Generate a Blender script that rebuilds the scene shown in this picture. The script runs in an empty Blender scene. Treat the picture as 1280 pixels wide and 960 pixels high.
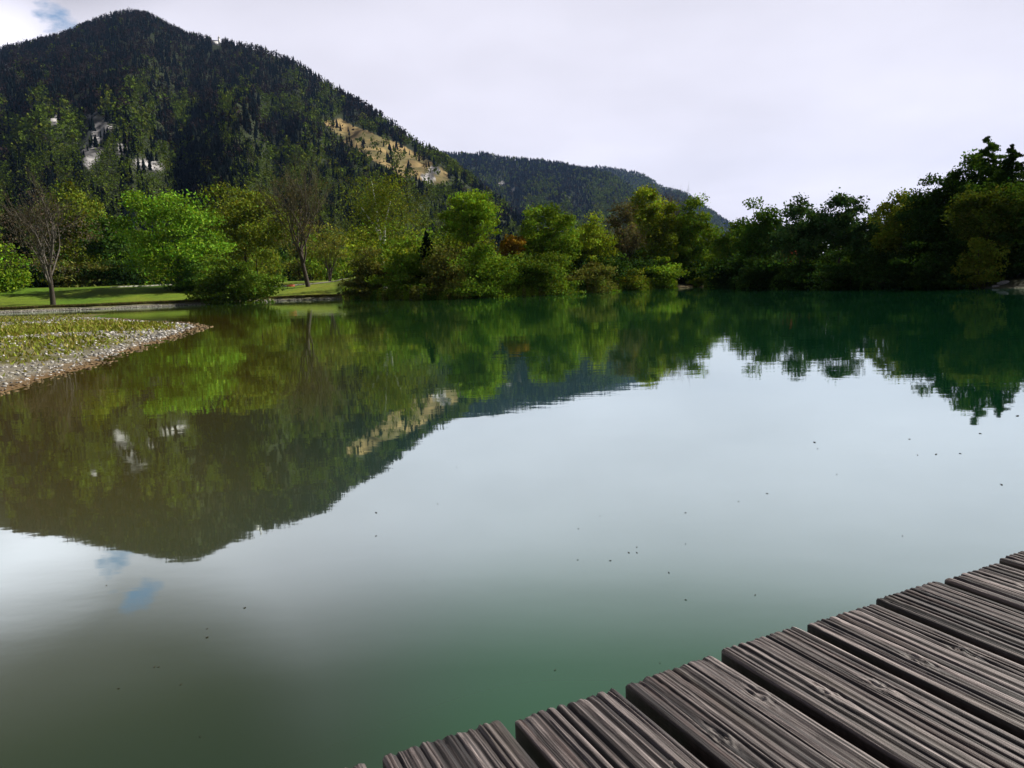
import bpy, math, random
import numpy as np
rng = np.random.default_rng(7)
random.seed(7)
SC = bpy.context.scene
COL = SC.collection
R_ = math.radians

# ------------------------------------------------------------------ camera model
F, TH, PH, HCAM = 930.0, R_(7.55), R_(-2.1), 1.5
_f = np.array([0, math.cos(TH), -math.sin(TH)])
_r = np.array([1.0, 0, 0]); _u = np.array([0, math.sin(TH), math.cos(TH)])
RX = _r * math.cos(PH) + _u * math.sin(PH)
UX = -_r * math.sin(PH) + _u * math.cos(PH)

def ray(x, y):
    return _f + RX * (x - 640) / F - UX * (y - 480) / F

def at_dist(x, y, D):
    """point seen at photo position (x, y) lying D metres away along the ground"""
    d = ray(x, y); d = d / math.hypot(d[0], d[1])
    return np.array([d[0] * D, d[1] * D, HCAM + d[2] * D])

def at_z(x, y, z):
    d = ray(x, y); k = (z - HCAM) / d[2]
    return np.array([d[0] * k, d[1] * k, z])

def project(P):
    P = np.asarray(P, float) - np.array([0, 0, HCAM])
    z = np.maximum(P @ _f, 1e-3)
    return 640 + F * (P @ RX) / z, 480 - F * (P @ UX) / z

def horizon_y(x):
    return 480 + (-F * math.tan(TH) / math.cos(PH)) + (x - 640) * math.tan(PH)

def az_of(x):                       # azimuth (radians, right positive) of photo column x at the horizon
    d = ray(x, horizon_y(x)); return math.atan2(d[0], d[1])

# ------------------------------------------------------------------ numpy noise
_perm = rng.permutation(4096)
_vals = rng.random(4096)
def _h(ix, iy):
    return _vals[(_perm[(ix % 4096)] + iy * 131) % 4096]
def vnoise(x, y):
    x = np.asarray(x, float); y = np.asarray(y, float)
    x, y = np.broadcast_arrays(x, y)
    ix = np.floor(x).astype(np.int64); iy = np.floor(y).astype(np.int64)
    fx = x - ix; fy = y - iy
    fx = fx * fx * (3 - 2 * fx); fy = fy * fy * (3 - 2 * fy)
    a = _h(ix, iy); b = _h(ix + 1, iy); c = _h(ix, iy + 1); d = _h(ix + 1, iy + 1)
    return (a + (b - a) * fx) * (1 - fy) + (c + (d - c) * fx) * fy
def fbm(x, y, o=4):
    s = 0; a = .5; t = 0
    for i in range(o):
        s = s + a * vnoise(np.asarray(x) * 2 ** i + 17.3 * i, np.asarray(y) * 2 ** i + 9.1 * i); t += a; a *= .5
    return s / t
def sstep(a, b, x):
    t = np.clip((np.asarray(x, float) - a) / (b - a), 0, 1); return t * t * (3 - 2 * t)

# ------------------------------------------------------------------ mesh helpers
def make_mesh(name, V, quads=None, tris=None, mat=None, col=None, smooth=False, parent=None, loc=None):
    V = np.asarray(V, np.float32)
    me = bpy.data.meshes.new(name)
    nq = 0 if quads is None else len(quads); nt = 0 if tris is None else len(tris)
    me.vertices.add(len(V)); me.vertices.foreach_set('co', V.ravel())
    li = []
    if nq: li.append(np.asarray(quads, np.int32).ravel())
    if nt: li.append(np.asarray(tris, np.int32).ravel())
    li = np.concatenate(li)
    me.loops.add(len(li)); me.loops.foreach_set('vertex_index', li)
    me.polygons.add(nq + nt)
    st = np.concatenate([np.arange(nq) * 4, nq * 4 + np.arange(nt) * 3]).astype(np.int32)
    tot = np.concatenate([np.full(nq, 4), np.full(nt, 3)]).astype(np.int32)
    me.polygons.foreach_set('loop_start', st); me.polygons.foreach_set('loop_total', tot)
    if smooth: me.polygons.foreach_set('use_smooth', np.ones(nq + nt, bool))
    me.update(calc_edges=True)
    if col is not None:
        a = me.color_attributes.new('tint', 'FLOAT_COLOR', 'POINT')
        c = np.ones((len(V), 4), np.float32); c[:, :3] = col
        a.data.foreach_set('color', c.ravel())
    if mat is not None: me.materials.append(mat)
    o = bpy.data.objects.new(name, me); COL.objects.link(o)
    if parent is not None: o.parent = parent
    if loc is not None: o.location = loc
    return o

def tag(o, label=None, cat=None, group=None, kind=None):
    if label: o['label'] = label
    if cat: o['category'] = cat
    if group: o['group'] = group
    if kind: o['kind'] = kind
    return o

def thing(name, label, cat, loc, rz=0, group=None):
    o = bpy.data.objects.new(name, None); COL.objects.link(o)
    o.location = [float(v) for v in loc]; o.rotation_euler = (0, 0, rz); o.empty_display_size = .2
    return tag(o, label, cat, group)

class Geo:
    """collects pieces that become ONE mesh"""
    def __init__(s): s.V = []; s.Q = []; s.T = []; s.C = []; s.n = 0
    def add(s, V, Q=None, T=None, C=None):
        V = np.asarray(V, float)
        s.V.append(V)
        if Q is not None and len(Q): s.Q.append(np.asarray(Q) + s.n)
        if T is not None and len(T): s.T.append(np.asarray(T) + s.n)
        if C is None: C = np.ones(3)
        s.C.append(np.broadcast_to(np.asarray(C, float), (len(V), 3)))
        s.n += len(V)
    def box(s, c, size, rz=0, C=None):
        x, y, z = np.array(size) / 2
        P = np.array([[-x,-y,-z],[x,-y,-z],[x,y,-z],[-x,y,-z],[-x,-y,z],[x,-y,z],[x,y,z],[-x,y,z]])
        k, n = math.cos(rz), math.sin(rz)
        P = P @ np.array([[k, n, 0], [-n, k, 0], [0, 0, 1]]) + np.array(c)
        s.add(P, [[0,3,2,1],[4,5,6,7],[0,1,5,4],[1,2,6,5],[2,3,7,6],[3,0,4,7]], None, C)
    def tube(s, P, rad, sides=6, C=None, cap=True):
        P = np.asarray(P, float); n = len(P); rad = np.broadcast_to(rad, (n,))
        t = np.gradient(P, axis=0); t /= np.linalg.norm(t, axis=1)[:, None] + 1e-9
        ref = np.array([1.0, 0.13, 0.07]) if abs(t[0][2]) > .7 else np.array([0.05, 0.1, 1.0])
        a = np.cross(t, ref); a /= np.linalg.norm(a, axis=1)[:, None] + 1e-9
        b = np.cross(t, a)
        th = np.arange(sides) * 2 * math.pi / sides
        V = P[:, None] + rad[:, None, None] * (np.cos(th)[None, :, None] * a[:, None] + np.sin(th)[None, :, None] * b[:, None])
        V = V.reshape(-1, 3)
        i = np.arange(n - 1)[:, None] * sides; j = np.arange(sides)[None, :]; jn = (j + 1) % sides
        Q = np.stack([i + j, i + jn, i + sides + jn, i + sides + j], -1).reshape(-1, 4)
        T = None
        if cap:
            V = np.concatenate([V, P[-1:]]); e = n * sides
            T = np.array([[(n - 1) * sides + k, (n - 1) * sides + (k + 1) % sides, e] for k in range(sides)])
        s.add(V, Q, T, C)
    def build(s, name, mat, parent=None, smooth=False, loc=None):
        return make_mesh(name, np.concatenate(s.V), np.concatenate(s.Q) if s.Q else None,
                         np.concatenate(s.T) if s.T else None, mat, np.concatenate(s.C), smooth, parent, loc)

def unit(v): return v / (np.linalg.norm(v, axis=-1, keepdims=True) + 1e-9)

def leaf_quads(C, size, tint, g, aspect=.6, up=0.0):
    """diamond leaves at C with random turns"""
    n = len(C)
    nn_ = unit(rng.normal(size=(n, 3)) + np.array([0, 0, up]))
    a = unit(np.cross(nn_, rng.normal(size=(n, 3)))); b = np.cross(nn_, a)
    s = np.broadcast_to(size, (n,))[:, None] * (.6 + .8 * rng.random((n, 1)))
    V = np.stack([C - a * s, C + b * s * aspect, C + a * s, C - b * s * aspect], 1).reshape(-1, 3)
    Q = np.arange(4 * n).reshape(-1, 4)
    g.add(V, Q, None, np.repeat(tint, 4, axis=0))

# ------------------------------------------------------------------ materials
def new_mat(name):
    m = bpy.data.materials.new(name); m.use_nodes = True
    nt = m.node_tree; nt.nodes.clear()
    out = nt.nodes.new('ShaderNodeOutputMaterial')
    return m, nt, out
def N(nt, t, **k):
    n = nt.nodes.new(t)
    for a, v in k.items():
        if a in n.inputs.keys() if isinstance(a, str) else False: n.inputs[a].default_value = v
        else: setattr(n, a, v)
    return n
def L(nt, a, b): nt.links.new(a, b)
def math_n(nt, op, a, b=None, clamp=False):
    n = nt.nodes.new('ShaderNodeMath'); n.operation = op; n.use_clamp = clamp
    for i, v in enumerate((a, b)):
        if v is None: continue
        if isinstance(v, (int, float)): n.inputs[i].default_value = v
        else: L(nt, v, n.inputs[i])
    return n.outputs[0]
def mixc(nt, fac, a, b, mode='MIX'):
    n = nt.nodes.new('ShaderNodeMix'); n.data_type = 'RGBA'; n.blend_type = mode
    for s, v in ((n.inputs[0], fac), (n.inputs[6], a), (n.inputs[7], b)):
        if isinstance(v, (int, float)): s.default_value = v
        elif isinstance(v, tuple): s.default_value = (*v, 1) if len(v) == 3 else v
        else: L(nt, v, s)
    return n.outputs[2]
def noise_n(nt, scale, detail=4, vec=None, rough=.55):
    n = nt.nodes.new('ShaderNodeTexNoise'); n.inputs['Scale'].default_value = scale
    n.inputs['Detail'].default_value = detail; n.inputs['Roughness'].default_value = rough
    if vec is not None: L(nt, vec, n.inputs['Vector'])
    return n
def ramp(nt, fac, stops):
    n = nt.nodes.new('ShaderNodeValToRGB'); e = n.color_ramp.elements
    while len(e) < len(stops): e.new(.5)
    for i, (p, c) in enumerate(stops):
        e[i].position = p
        e[i].color = (c, c, c, 1) if isinstance(c, (int, float)) else (*c, 1)
    L(nt, fac, n.inputs[0]); return n.outputs[0]

def leaf_material(name, transl=.35):
    m, nt, out = new_mat(name)
    at = N(nt, 'ShaderNodeAttribute', attribute_name='tint')
    d = nt.nodes.new('ShaderNodeBsdfDiffuse')
    L(nt, at.outputs['Color'], d.inputs['Color'])
    t = nt.nodes.new('ShaderNodeBsdfTranslucent')
    tc = mixc(nt, 1.0, at.outputs['Color'], (1.15, 1.05, .4), 'MULTIPLY'); L(nt, tc, t.inputs['Color'])
    mx = nt.nodes.new('ShaderNodeMixShader'); mx.inputs[0].default_value = transl
    L(nt, d.outputs[0], mx.inputs[1]); L(nt, t.outputs[0], mx.inputs[2]); L(nt, mx.outputs[0], out.inputs[0])
    return m

def tint_material(name, rough=.8, nscale=8, namt=.35, spec=.3, bump=0.0):
    m, nt, out = new_mat(name)
    at = N(nt, 'ShaderNodeAttribute', attribute_name='tint')
    tc = nt.nodes.new('ShaderNodeTexCoord')
    nz = noise_n(nt, nscale, 5, tc.outputs['Object'])
    v = ramp(nt, nz.outputs[0], [(.25, 1 - namt), (.75, 1 + namt)])
    c = mixc(nt, 1.0, at.outputs['Color'], v, 'MULTIPLY')
    d = nt.nodes.new('ShaderNodeBsdfPrincipled'); d.inputs['Roughness'].default_value = rough
    d.inputs['Specular IOR Level'].default_value = spec
    L(nt, c, d.inputs['Base Color'])
    if bump:
        b = nt.nodes.new('ShaderNodeBump'); b.inputs['Strength'].default_value = bump; b.inputs['Distance'].default_value = .02
        L(nt, nz.outputs[0], b.inputs['Height']); L(nt, b.outputs[0], d.inputs['Normal'])
    L(nt, d.outputs[0], out.inputs[0])
    return m

M_LEAF = leaf_material('leaf', .24)
M_FOREST = leaf_material('forest_leaf', .15)
M_BARK = tint_material('bark', .9, 6, .5, .2, .6)
M_STONE = tint_material('stone', .8, 20, .35, .3)
M_MATTE = tint_material('matte', 1.0, 3, .3, .02)
M_PAINT = tint_material('paint', .6, 3, .12, .4)

# ================================================================== WORLD
SUN_AZ, SUN_EL = R_(66), R_(40)
W = bpy.data.worlds.new('World'); SC.world = W; W.use_nodes = True
nt = W.node_tree; nt.nodes.clear()
wo = nt.nodes.new('ShaderNodeOutputWorld'); bg = nt.nodes.new('ShaderNodeBackground')
sky = nt.nodes.new('ShaderNodeTexSky'); sky.sky_type = 'NISHITA'; sky.sun_disc = False
sky.sun_elevation = SUN_EL; sky.sun_rotation = SUN_AZ; sky.air_density = 1.0; sky.dust_density = .6
SKY_S = .1     # clouds below are in the same unit as the sky texture
bg.inputs['Strength'].default_value = SKY_S
tcw = nt.nodes.new('ShaderNodeTexCoord'); D_ = tcw.outputs['Generated']
nrm = nt.nodes.new('ShaderNodeVectorMath'); nrm.operation = 'NORMALIZE'; L(nt, D_, nrm.inputs[0]); D_ = nrm.outputs[0]
sep = nt.nodes.new('ShaderNodeSeparateXYZ'); L(nt, D_, sep.inputs[0])
zc = math_n(nt, 'MAXIMUM', sep.outputs[2], 0.0)
den = math_n(nt, 'ADD', zc, .22)
cmb = nt.nodes.new('ShaderNodeCombineXYZ')
L(nt, math_n(nt, 'DIVIDE', sep.outputs[0], den), cmb.inputs[0]); L(nt, math_n(nt, 'DIVIDE', sep.outputs[1], den), cmb.inputs[1])
n1 = noise_n(nt, 5.2, 9, cmb.outputs[0], .58)
n2 = noise_n(nt, 1.1, 4, cmb.outputs[0], .5)
def dirdot(az, el):
    v = nt.nodes.new('ShaderNodeVectorMath'); v.operation = 'DOT_PRODUCT'
    L(nt, D_, v.inputs[0]); a, e = R_(az), R_(el)
    v.inputs[1].default_value = (math.sin(a) * math.cos(e), math.cos(a) * math.cos(e), math.sin(e))
    return v.outputs['Value']
def cone(az, el, inner, outer):
    n = nt.nodes.new('ShaderNodeMapRange'); n.interpolation_type = 'SMOOTHSTEP'
    L(nt, dirdot(az, el), n.inputs[0])
    n.inputs[1].default_value = math.cos(R_(outer)); n.inputs[2].default_value = math.cos(R_(inner))
    n.inputs[3].default_value = 0; n.inputs[4].default_value = 1
    return n.outputs[0]
# cover: mostly closed cloud sheet, opening to blue at the upper left, overhead and behind
def flip_cone(x, y, inner, outer):
    d = ray(x, y); return cone(math.degrees(math.atan2(d[0], d[1])), math.degrees(math.atan2(abs(d[2]), math.hypot(d[0], d[1]))), inner, outer)
open_l = math_n(nt, 'MAXIMUM', math_n(nt, 'SUBTRACT', flip_cone(158, 712, .4, 4.6), math_n(nt, 'MULTIPLY', flip_cone(50, 722, 1.5, 5.5), .9)), math_n(nt, 'MULTIPLY', flip_cone(75, 4, .3, 3.2), 1.0))
open_up = ramp(nt, zc, [(.46, 0.0), (.7, .55)])
open_r = flip_cone(1300, 715, 1, 9)
opening = math_n(nt, 'MAXIMUM', math_n(nt, 'MULTIPLY', open_l, .53), math_n(nt, 'MAXIMUM', math_n(nt, 'MULTIPLY', open_up, .55), math_n(nt, 'MULTIPLY', open_r, .36)))
cov = math_n(nt, 'SUBTRACT', math_n(nt, 'ADD', n1.outputs[0], .42), opening)
cover = ramp(nt, cov, [(.36, 0.0), (.47, 1.0)])
shade = ramp(nt, n2.outputs[0], [(.3, .87), (.7, 1.07)])
elev = ramp(nt, zc, [(0.0, 6.1), (.12, 6.3), (.30, 6.15), (.37, 5.3), (.48, 2.4), (.70, 1.4), (1.0, 1.1)])
front = ramp(nt, math_n(nt, 'MULTIPLY_ADD', dirdot(8, 5), .5), [(.0, .22), (.55, .32), (.85, 1.0)])
nt.nodes[-1]
cl = mixc(nt, 1.0, (0.985, .968, 1.10), shade, 'MULTIPLY')
cl = mixc(nt, 1.0, cl, elev, 'MULTIPLY')
cl = mixc(nt, 1.0, cl, front, 'MULTIPLY')
cl = mixc(nt, 1.0, cl, math_n(nt, 'SUBTRACT', 1.0, math_n(nt, 'MULTIPLY', flip_cone(120, 960, 6, 14.5), .72)), 'MULTIPLY')   # heavier grey cloud high on the left
cl = mixc(nt, 1.0, cl, math_n(nt, 'ADD', 1.0, math_n(nt, 'MULTIPLY', flip_cone(50, 722, .5, 5), .5)), 'MULTIPLY')   # sunlit cumulus beside the blue gap
fin = mixc(nt, cover, sky.outputs[0], cl)
L(nt, fin, bg.inputs['Color']); L(nt, bg.outputs[0], wo.inputs[0])

sun = bpy.data.lights.new('sun', 'SUN'); sun.energy = 4.8; sun.angle = R_(.5); sun.color = (1, .95, .86)
so = bpy.data.objects.new('sun', sun); COL.objects.link(so)
import mathutils
sd = mathutils.Vector((math.sin(SUN_AZ) * math.cos(SUN_EL), math.cos(SUN_AZ) * math.cos(SUN_EL), math.sin(SUN_EL)))
so.rotation_euler = sd.to_track_quat('Z', 'Y').to_euler(); so.location = sd * 200

# ================================================================== CAMERA
cam = bpy.data.cameras.new('camera'); co = bpy.data.objects.new('camera', cam); COL.objects.link(co)
cam.sensor_fit = 'HORIZONTAL'; cam.sensor_width = 36; cam.lens = F / 1280 * 36
cam.clip_start = .05; cam.clip_end = 30000
mw = mathutils.Matrix(((RX[0], UX[0], -_f[0], 0), (RX[1], UX[1], -_f[1], 0), (RX[2], UX[2], -_f[2], HCAM), (0, 0, 0, 1)))
co.matrix_world = mw
SC.camera = co

# ================================================================== SHORE AND GROUND
_shx = [(-900, 110), (-300, 140), (0, 150), (180, 150), (250, 150), (300, 158), (345, 168), (420, 160), (455, 130), (500, 108), (560, 97), (640, 97),
        (700, 102), (760, 113), (830, 132), (865, 138), (890, 130), (915, 105), (1000, 84), (1100, 76), (1200, 69), (1280, 63), (1450, 52), (1900, 34)]
_saz = np.array([-math.pi, -2.4, -1.6] + [az_of(x) for x, _ in _shx] + [1.5, 2.2, math.pi])
_srr = np.array([7.0, 16, 60] + [r for _, r in _shx] + [18, 8, 7.0])
def shore_r(az):
    az = np.asarray(az, float)
    return np.interp(az, _saz, _srr) + 2.2 * (vnoise(az * 40, 3.3) - .5) * np.clip(np.interp(az, _saz, _srr) / 60, .1, 1)

PEN = np.array([at_z(0, 494, 0)[:2], at_z(60, 475, 0)[:2], at_z(120, 455, 0)[:2], at_z(190, 430, 0)[:2], at_z(232, 416, 0)[:2], at_z(252, 409, 0)[:2],
                at_z(238, 404.5, 0)[:2], at_z(190, 402, 0)[:2], at_z(150, 399, 0)[:2], at_z(110, 396, 0)[:2],
                (-44, 82), (-75, 84), (-90, 40), (-40, 3), (-9, 6)])
def pen_sd(x, y):
    """signed distance to the gravel spit, positive inside"""
    x = np.asarray(x, float); y = np.asarray(y, float)
    d = np.full(x.shape, 1e9); ins = np.zeros(x.shape, bool)
    n = len(PEN)
    for i in range(n):
        a = PEN[i]; b = PEN[(i + 1) % n]; e = b - a
        t = np.clip(((x - a[0]) * e[0] + (y - a[1]) * e[1]) / (e @ e), 0, 1)
        d = np.minimum(d, np.hypot(x - a[0] - t * e[0], y - a[1] - t * e[1]))
        c = (a[1] > y) != (b[1] > y)
        with np.errstate(divide='ignore', invalid='ignore'):
            xi = a[0] + (y - a[1]) * e[0] / (e[1] if e[1] else 1e-9)
        ins ^= c & (x < xi)
    return np.where(ins, d, -d)

AZ_L0, AZ_L1 = az_of(440), az_of(500)
def left_w(az): return 1 - sstep(AZ_L0, AZ_L1, az)
def ground_z(x, y):
    x = np.asarray(x, float); y = np.asarray(y, float)
    r = np.hypot(x, y); az = np.arctan2(x, y)
    d = r - shore_r(az)
    lw = left_w(az)
    bed = np.maximum(-3.0, d * .09)
    nz = (fbm(x * .08, y * .08, 3) - .5)
    bank = .11 * np.clip(d, 0, 1.7) + .5 * sstep(1.5, 2.8, d) * (.8 + .5 * nz)
    rise = lw * (4.3 * sstep(2, 58, d)) + (1 - lw) * (.9 * sstep(3, 14, d))
    out = bank + rise + nz * .5 * sstep(4, 20, d) + .006 * np.clip(d - 70, 0, 400)
    z = np.where(d < 0, bed, out)
    s = pen_sd(x, y) + (vnoise(x * .9, y * .9) - .5) * .9 * np.clip(r / 30, .3, 1)
    pz = np.where(s > 0, np.minimum(.045 * s, .13 + .02 * np.sqrt(np.maximum(s, 0))) + .05 * (vnoise(x * .8, y * .8) - .5) * sstep(0, 1.5, s), .06 * s)
    return np.maximum(z, np.maximum(pz, -3))

azs = np.concatenate([np.arange(-180, -52, 2.0), np.arange(-52, 52, .16), np.arange(52, 180.1, 2.0)]); azs[-1] = 180
rs = np.concatenate([np.array([.4, 2.0, 4.0]), np.geomspace(6, 330, 300), np.geomspace(345, 7400, 40)])
A, RR = np.meshgrid(np.radians(azs), rs, indexing='ij')
X = RR * np.sin(A); Y = RR * np.cos(A)
Z = ground_z(X, Y)
na, nr = A.shape
idx = np.arange(na * nr).reshape(na, nr)
GQ = np.stack([idx[:-1, :-1], idx[:-1, 1:], idx[1:, 1:], idx[1:, :-1]], -1).reshape(-1, 4)[:, ::-1]
d_sh = RR - shore_r(A); lwg = left_w(A); psd = pen_sd(X, Y)
def C3(*c): return np.array(c, float)
def lerp(a, b, t): return a + (b - a) * t[..., None]
nzl = .5 * fbm(X * .05, Y * .05, 4) + .5 * fbm(X * .16 + 9, Y * .10, 4); nzf = fbm(X * .45, Y * .45, 3)
grass = lerp(C3(.078, .150, .008), C3(.16, .180, .016), np.clip((nzl - .38) * 3.2, 0, 1))
grass = lerp(grass, C3(.14, .12, .05) + 0 * grass, (1 - sstep(2.8, 6.5, d_sh + 2 * (nzf - .5))) * .7)
litter = lerp(C3(.035, .028, .016), C3(.03, .045, .012), nzl)
gravel = lerp(C3(.25, .235, .20), C3(.13, .12, .085), nzf)
sand = C3(.30, .23, .13)
gcol = lerp(litter, grass, lwg)
isgr = (1 - sstep(1.4, 2.1, d_sh + 1.0 * (nzf - .5)))
gw = isgr * np.clip((1 - sstep(az_of(405), az_of(425), A)) + sstep(az_of(838), az_of(850), A) * (1 - sstep(az_of(878), az_of(890), A)) + .35 * sstep(az_of(1200), az_of(1225), A), 0, 1)  # right shore gravel blended weaker, its shade put into the colour
gcol = lerp(gcol, np.where((A > az_of(800))[..., None] & (A < az_of(890))[..., None], sand, gravel), gw)
# spit: pebbles showing through thin turf, bare stones on its rim, wet brown stones at the waterline
pn = fbm(X * .22 + 5, Y * .16, 4); pf = fbm(X * 2.2, Y * 1.4, 3)
turf = lerp(C3(.075, .09, .016), C3(.13, .105, .035), pf)
spitc = lerp(turf, C3(.21, .19, .155) + 0 * turf, sstep(.43, .60, pn + .25 * (pf - .5) + .30 * np.exp(-psd / 1.2)) * .8)
spitc = lerp(C3(.16, .10, .045) + 0 * spitc, spitc, sstep(.1, .9, psd + .8 * (pf - .5)))
spitc = lerp(spitc, turf, sstep(35, 55, RR) * .9)
gcol = lerp(gcol, spitc, sstep(-.6, 0.0, psd) * (d_sh < 6))
gcol = np.where((Z < -.03)[..., None], C3(.12, .095, .04), gcol)
def ground_material():
    m, nt, out = new_mat('ground')
    at = N(nt, 'ShaderNodeAttribute', attribute_name='tint')
    tc = nt.nodes.new('ShaderNodeTexCoord')
    nz = noise_n(nt, 6, 6, tc.outputs['Object'], .7); n2 = noise_n(nt, .9, 4, tc.outputs['Object'])
    v = ramp(nt, nz.outputs[0], [(.3, .6), (.7, 1.4)]); v2 = ramp(nt, n2.outputs[0], [(.3, .75), (.7, 1.25)])
    c = mixc(nt, 1.0, mixc(nt, 1.0, at.outputs['Color'], v, 'MULTIPLY'), v2, 'MULTIPLY')
    d = nt.nodes.new('ShaderNodeBsdfPrincipled'); d.inputs['Roughness'].default_value = .95
    d.inputs['Specular IOR Level'].default_value = .15
    b = nt.nodes.new('ShaderNodeBump'); b.inputs['Strength'].default_value = .8; b.inputs['Distance'].default_value = .06
    L(nt, nz.outputs[0], b.inputs['Height']); L(nt, b.outputs[0], d.inputs['Normal'])
    L(nt, c, d.inputs['Base Color']); L(nt, d.outputs[0], out.inputs[0]); return m
g = make_mesh('ground', np.stack([X, Y, Z], -1).reshape(-1, 3), GQ, None, ground_material(), gcol.reshape(-1, 3), True)
tag(g, 'grassy lake bank with pale gravel rim and spit', 'ground', kind='structure')

# ------------------------------------------------------------------ water
waz = np.radians(np.concatenate([np.arange(-180, -48, 4.0), np.arange(-48, 48, .8), np.arange(48, 180.1, 4.0)]))
wrs = np.concatenate([[.3], np.geomspace(1, 260, 110)])
A2, R2 = np.meshgrid(waz, wrs, indexing='ij')
X2 = R2 * np.sin(A2); Y2 = R2 * np.cos(A2)
idx = np.arange(A2.size).reshape(A2.shape)
WQ = np.stack([idx[:-1, :-1], idx[:-1, 1:], idx[1:, 1:], idx[1:, :-1]], -1).reshape(-1, 4)[:, ::-1]
ps2 = -pen_sd(X2, Y2)
wn = fbm(X2 * .12 + 3, Y2 * .12, 3)
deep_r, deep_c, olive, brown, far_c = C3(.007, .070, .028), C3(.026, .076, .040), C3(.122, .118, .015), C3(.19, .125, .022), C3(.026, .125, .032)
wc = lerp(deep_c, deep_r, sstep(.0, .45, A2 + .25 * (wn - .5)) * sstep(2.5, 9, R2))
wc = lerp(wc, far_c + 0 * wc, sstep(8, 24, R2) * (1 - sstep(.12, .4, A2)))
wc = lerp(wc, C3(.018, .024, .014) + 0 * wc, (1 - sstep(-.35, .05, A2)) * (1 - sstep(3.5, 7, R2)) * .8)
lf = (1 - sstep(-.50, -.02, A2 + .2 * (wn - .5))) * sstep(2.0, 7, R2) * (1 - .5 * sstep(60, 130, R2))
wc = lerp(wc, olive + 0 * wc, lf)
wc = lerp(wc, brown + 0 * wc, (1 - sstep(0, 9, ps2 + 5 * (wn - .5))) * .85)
def water_material():
    m, nt, out = new_mat('lake_water')
    at = N(nt, 'ShaderNodeAttribute', attribute_name='tint')
    tc = nt.nodes.new('ShaderNodeTexCoord')
    mp = nt.nodes.new('ShaderNodeMapping'); mp.inputs['Scale'].default_value = (.55, 1.0, 1); mp.inputs['Rotation'].default_value = (0, 0, .25)
    L(nt, tc.outputs['Object'], mp.inputs[0])
    a = noise_n(nt, 3.2, 3, mp.outputs[0], .5); b = noise_n(nt, .35, 3, mp.outputs[0], .5)
    calm = ramp(nt, noise_n(nt, .045, 3, tc.outputs['Object']).outputs[0], [(.4, .35), (.62, 1.0)])
    h = math_n(nt, 'ADD', math_n(nt, 'MULTIPLY', math_n(nt, 'MULTIPLY', a.outputs[0], calm), .0017), math_n(nt, 'MULTIPLY', b.outputs[0], .006))
    bp = nt.nodes.new('ShaderNodeBump'); bp.inputs['Strength'].default_value = 1; bp.inputs['Distance'].default_value = 1
    L(nt, h, bp.inputs['Height'])
    df = nt.nodes.new('ShaderNodeBsdfDiffuse'); L(nt, at.outputs['Color'], df.inputs[0])
    gl = nt.nodes.new('ShaderNodeBsdfGlossy'); gl.inputs['Roughness'].default_value = .022; gl.inputs['Color'].default_value = (.885, .975, .94, 1)
    L(nt, bp.outputs[0], gl.inputs['Normal'])
    geo = nt.nodes.new('ShaderNodeNewGeometry')
    dt = nt.nodes.new('ShaderNodeVectorMath'); dt.operation = 'DOT_PRODUCT'
    L(nt, geo.outputs['Incoming'], dt.inputs[0]); L(nt, geo.outputs['Normal'], dt.inputs[1])
    ab = math_n(nt, 'ABSOLUTE', dt.outputs['Value'])
    fac = ramp(nt, ab, [(0, .96), (.09, .88), (.18, .81), (.26, .71), (.34, .56), (.40, .34), (.46, .17), (.54, .07), (1, .03)])
    mx = nt.nodes.new('ShaderNodeMixShader'); L(nt, fac, mx.inputs[0]); L(nt, df.outputs[0], mx.inputs[1]); L(nt, gl.outputs[0], mx.inputs[2])
    L(nt, mx.outputs[0], out.inputs[0]); return m
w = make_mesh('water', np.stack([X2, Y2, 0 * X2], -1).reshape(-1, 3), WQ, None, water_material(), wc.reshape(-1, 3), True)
tag(w, 'still green lake mirroring mountain and sky', 'lake', kind='structure')

# ================================================================== MOUNTAINS
def ridge(px, dist):
    az = []; el = []
    for x, y in px:
        d = ray(x, y); az.append(math.atan2(d[0], d[1])); el.append(d[2] / math.hypot(d[0], d[1]))
    dx = [az_of(x) for x, _ in dist]; dr = [r for _, r in dist]
    return np.array(az), np.array(el), np.array(dx), np.array(dr)
RID = [
    (ridge([(-420, 230), (-200, 120), (-60, 66), (0, 55), (40, 46), (75, 37), (110, 22), (140, 11), (160, 7), (185, 11), (210, 25), (235, 37), (270, 43), (320, 53), (365, 68), (395, 88), (425, 108),
            (455, 124), (490, 148), (520, 170), (548, 184), (580, 208), (620, 240), (670, 280), (730, 318), (800, 345), (900, 362)],
           [(-420, 2500), (0, 2600), (160, 2500), (300, 2250), (400, 2000), (480, 1750), (560, 1500), (680, 1150), (900, 900)]), 430, 16, 70),
    (ridge([(380, 190), (470, 188), (540, 188), (575, 190), (590, 191), (604, 188), (625, 194), (660, 197), (700, 201), (718, 206), (738, 209), (765, 216), (785, 230), (815, 250), (850, 262), (880, 285), (930, 320), (1000, 350)],
           [(380, 4300), (600, 4000), (760, 3600), (1000, 3000)]), 1500, 14, 60),
    (ridge([(600, 260), (680, 225), (720, 210), (745, 206), (768, 209), (792, 213), (806, 217), (830, 233), (846, 236), (860, 241), (880, 256), (908, 274), (950, 300), (1020, 330), (1200, 350)],
           [(600, 5600), (1200, 5200)]), 3400, 12, 50),
]
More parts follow.
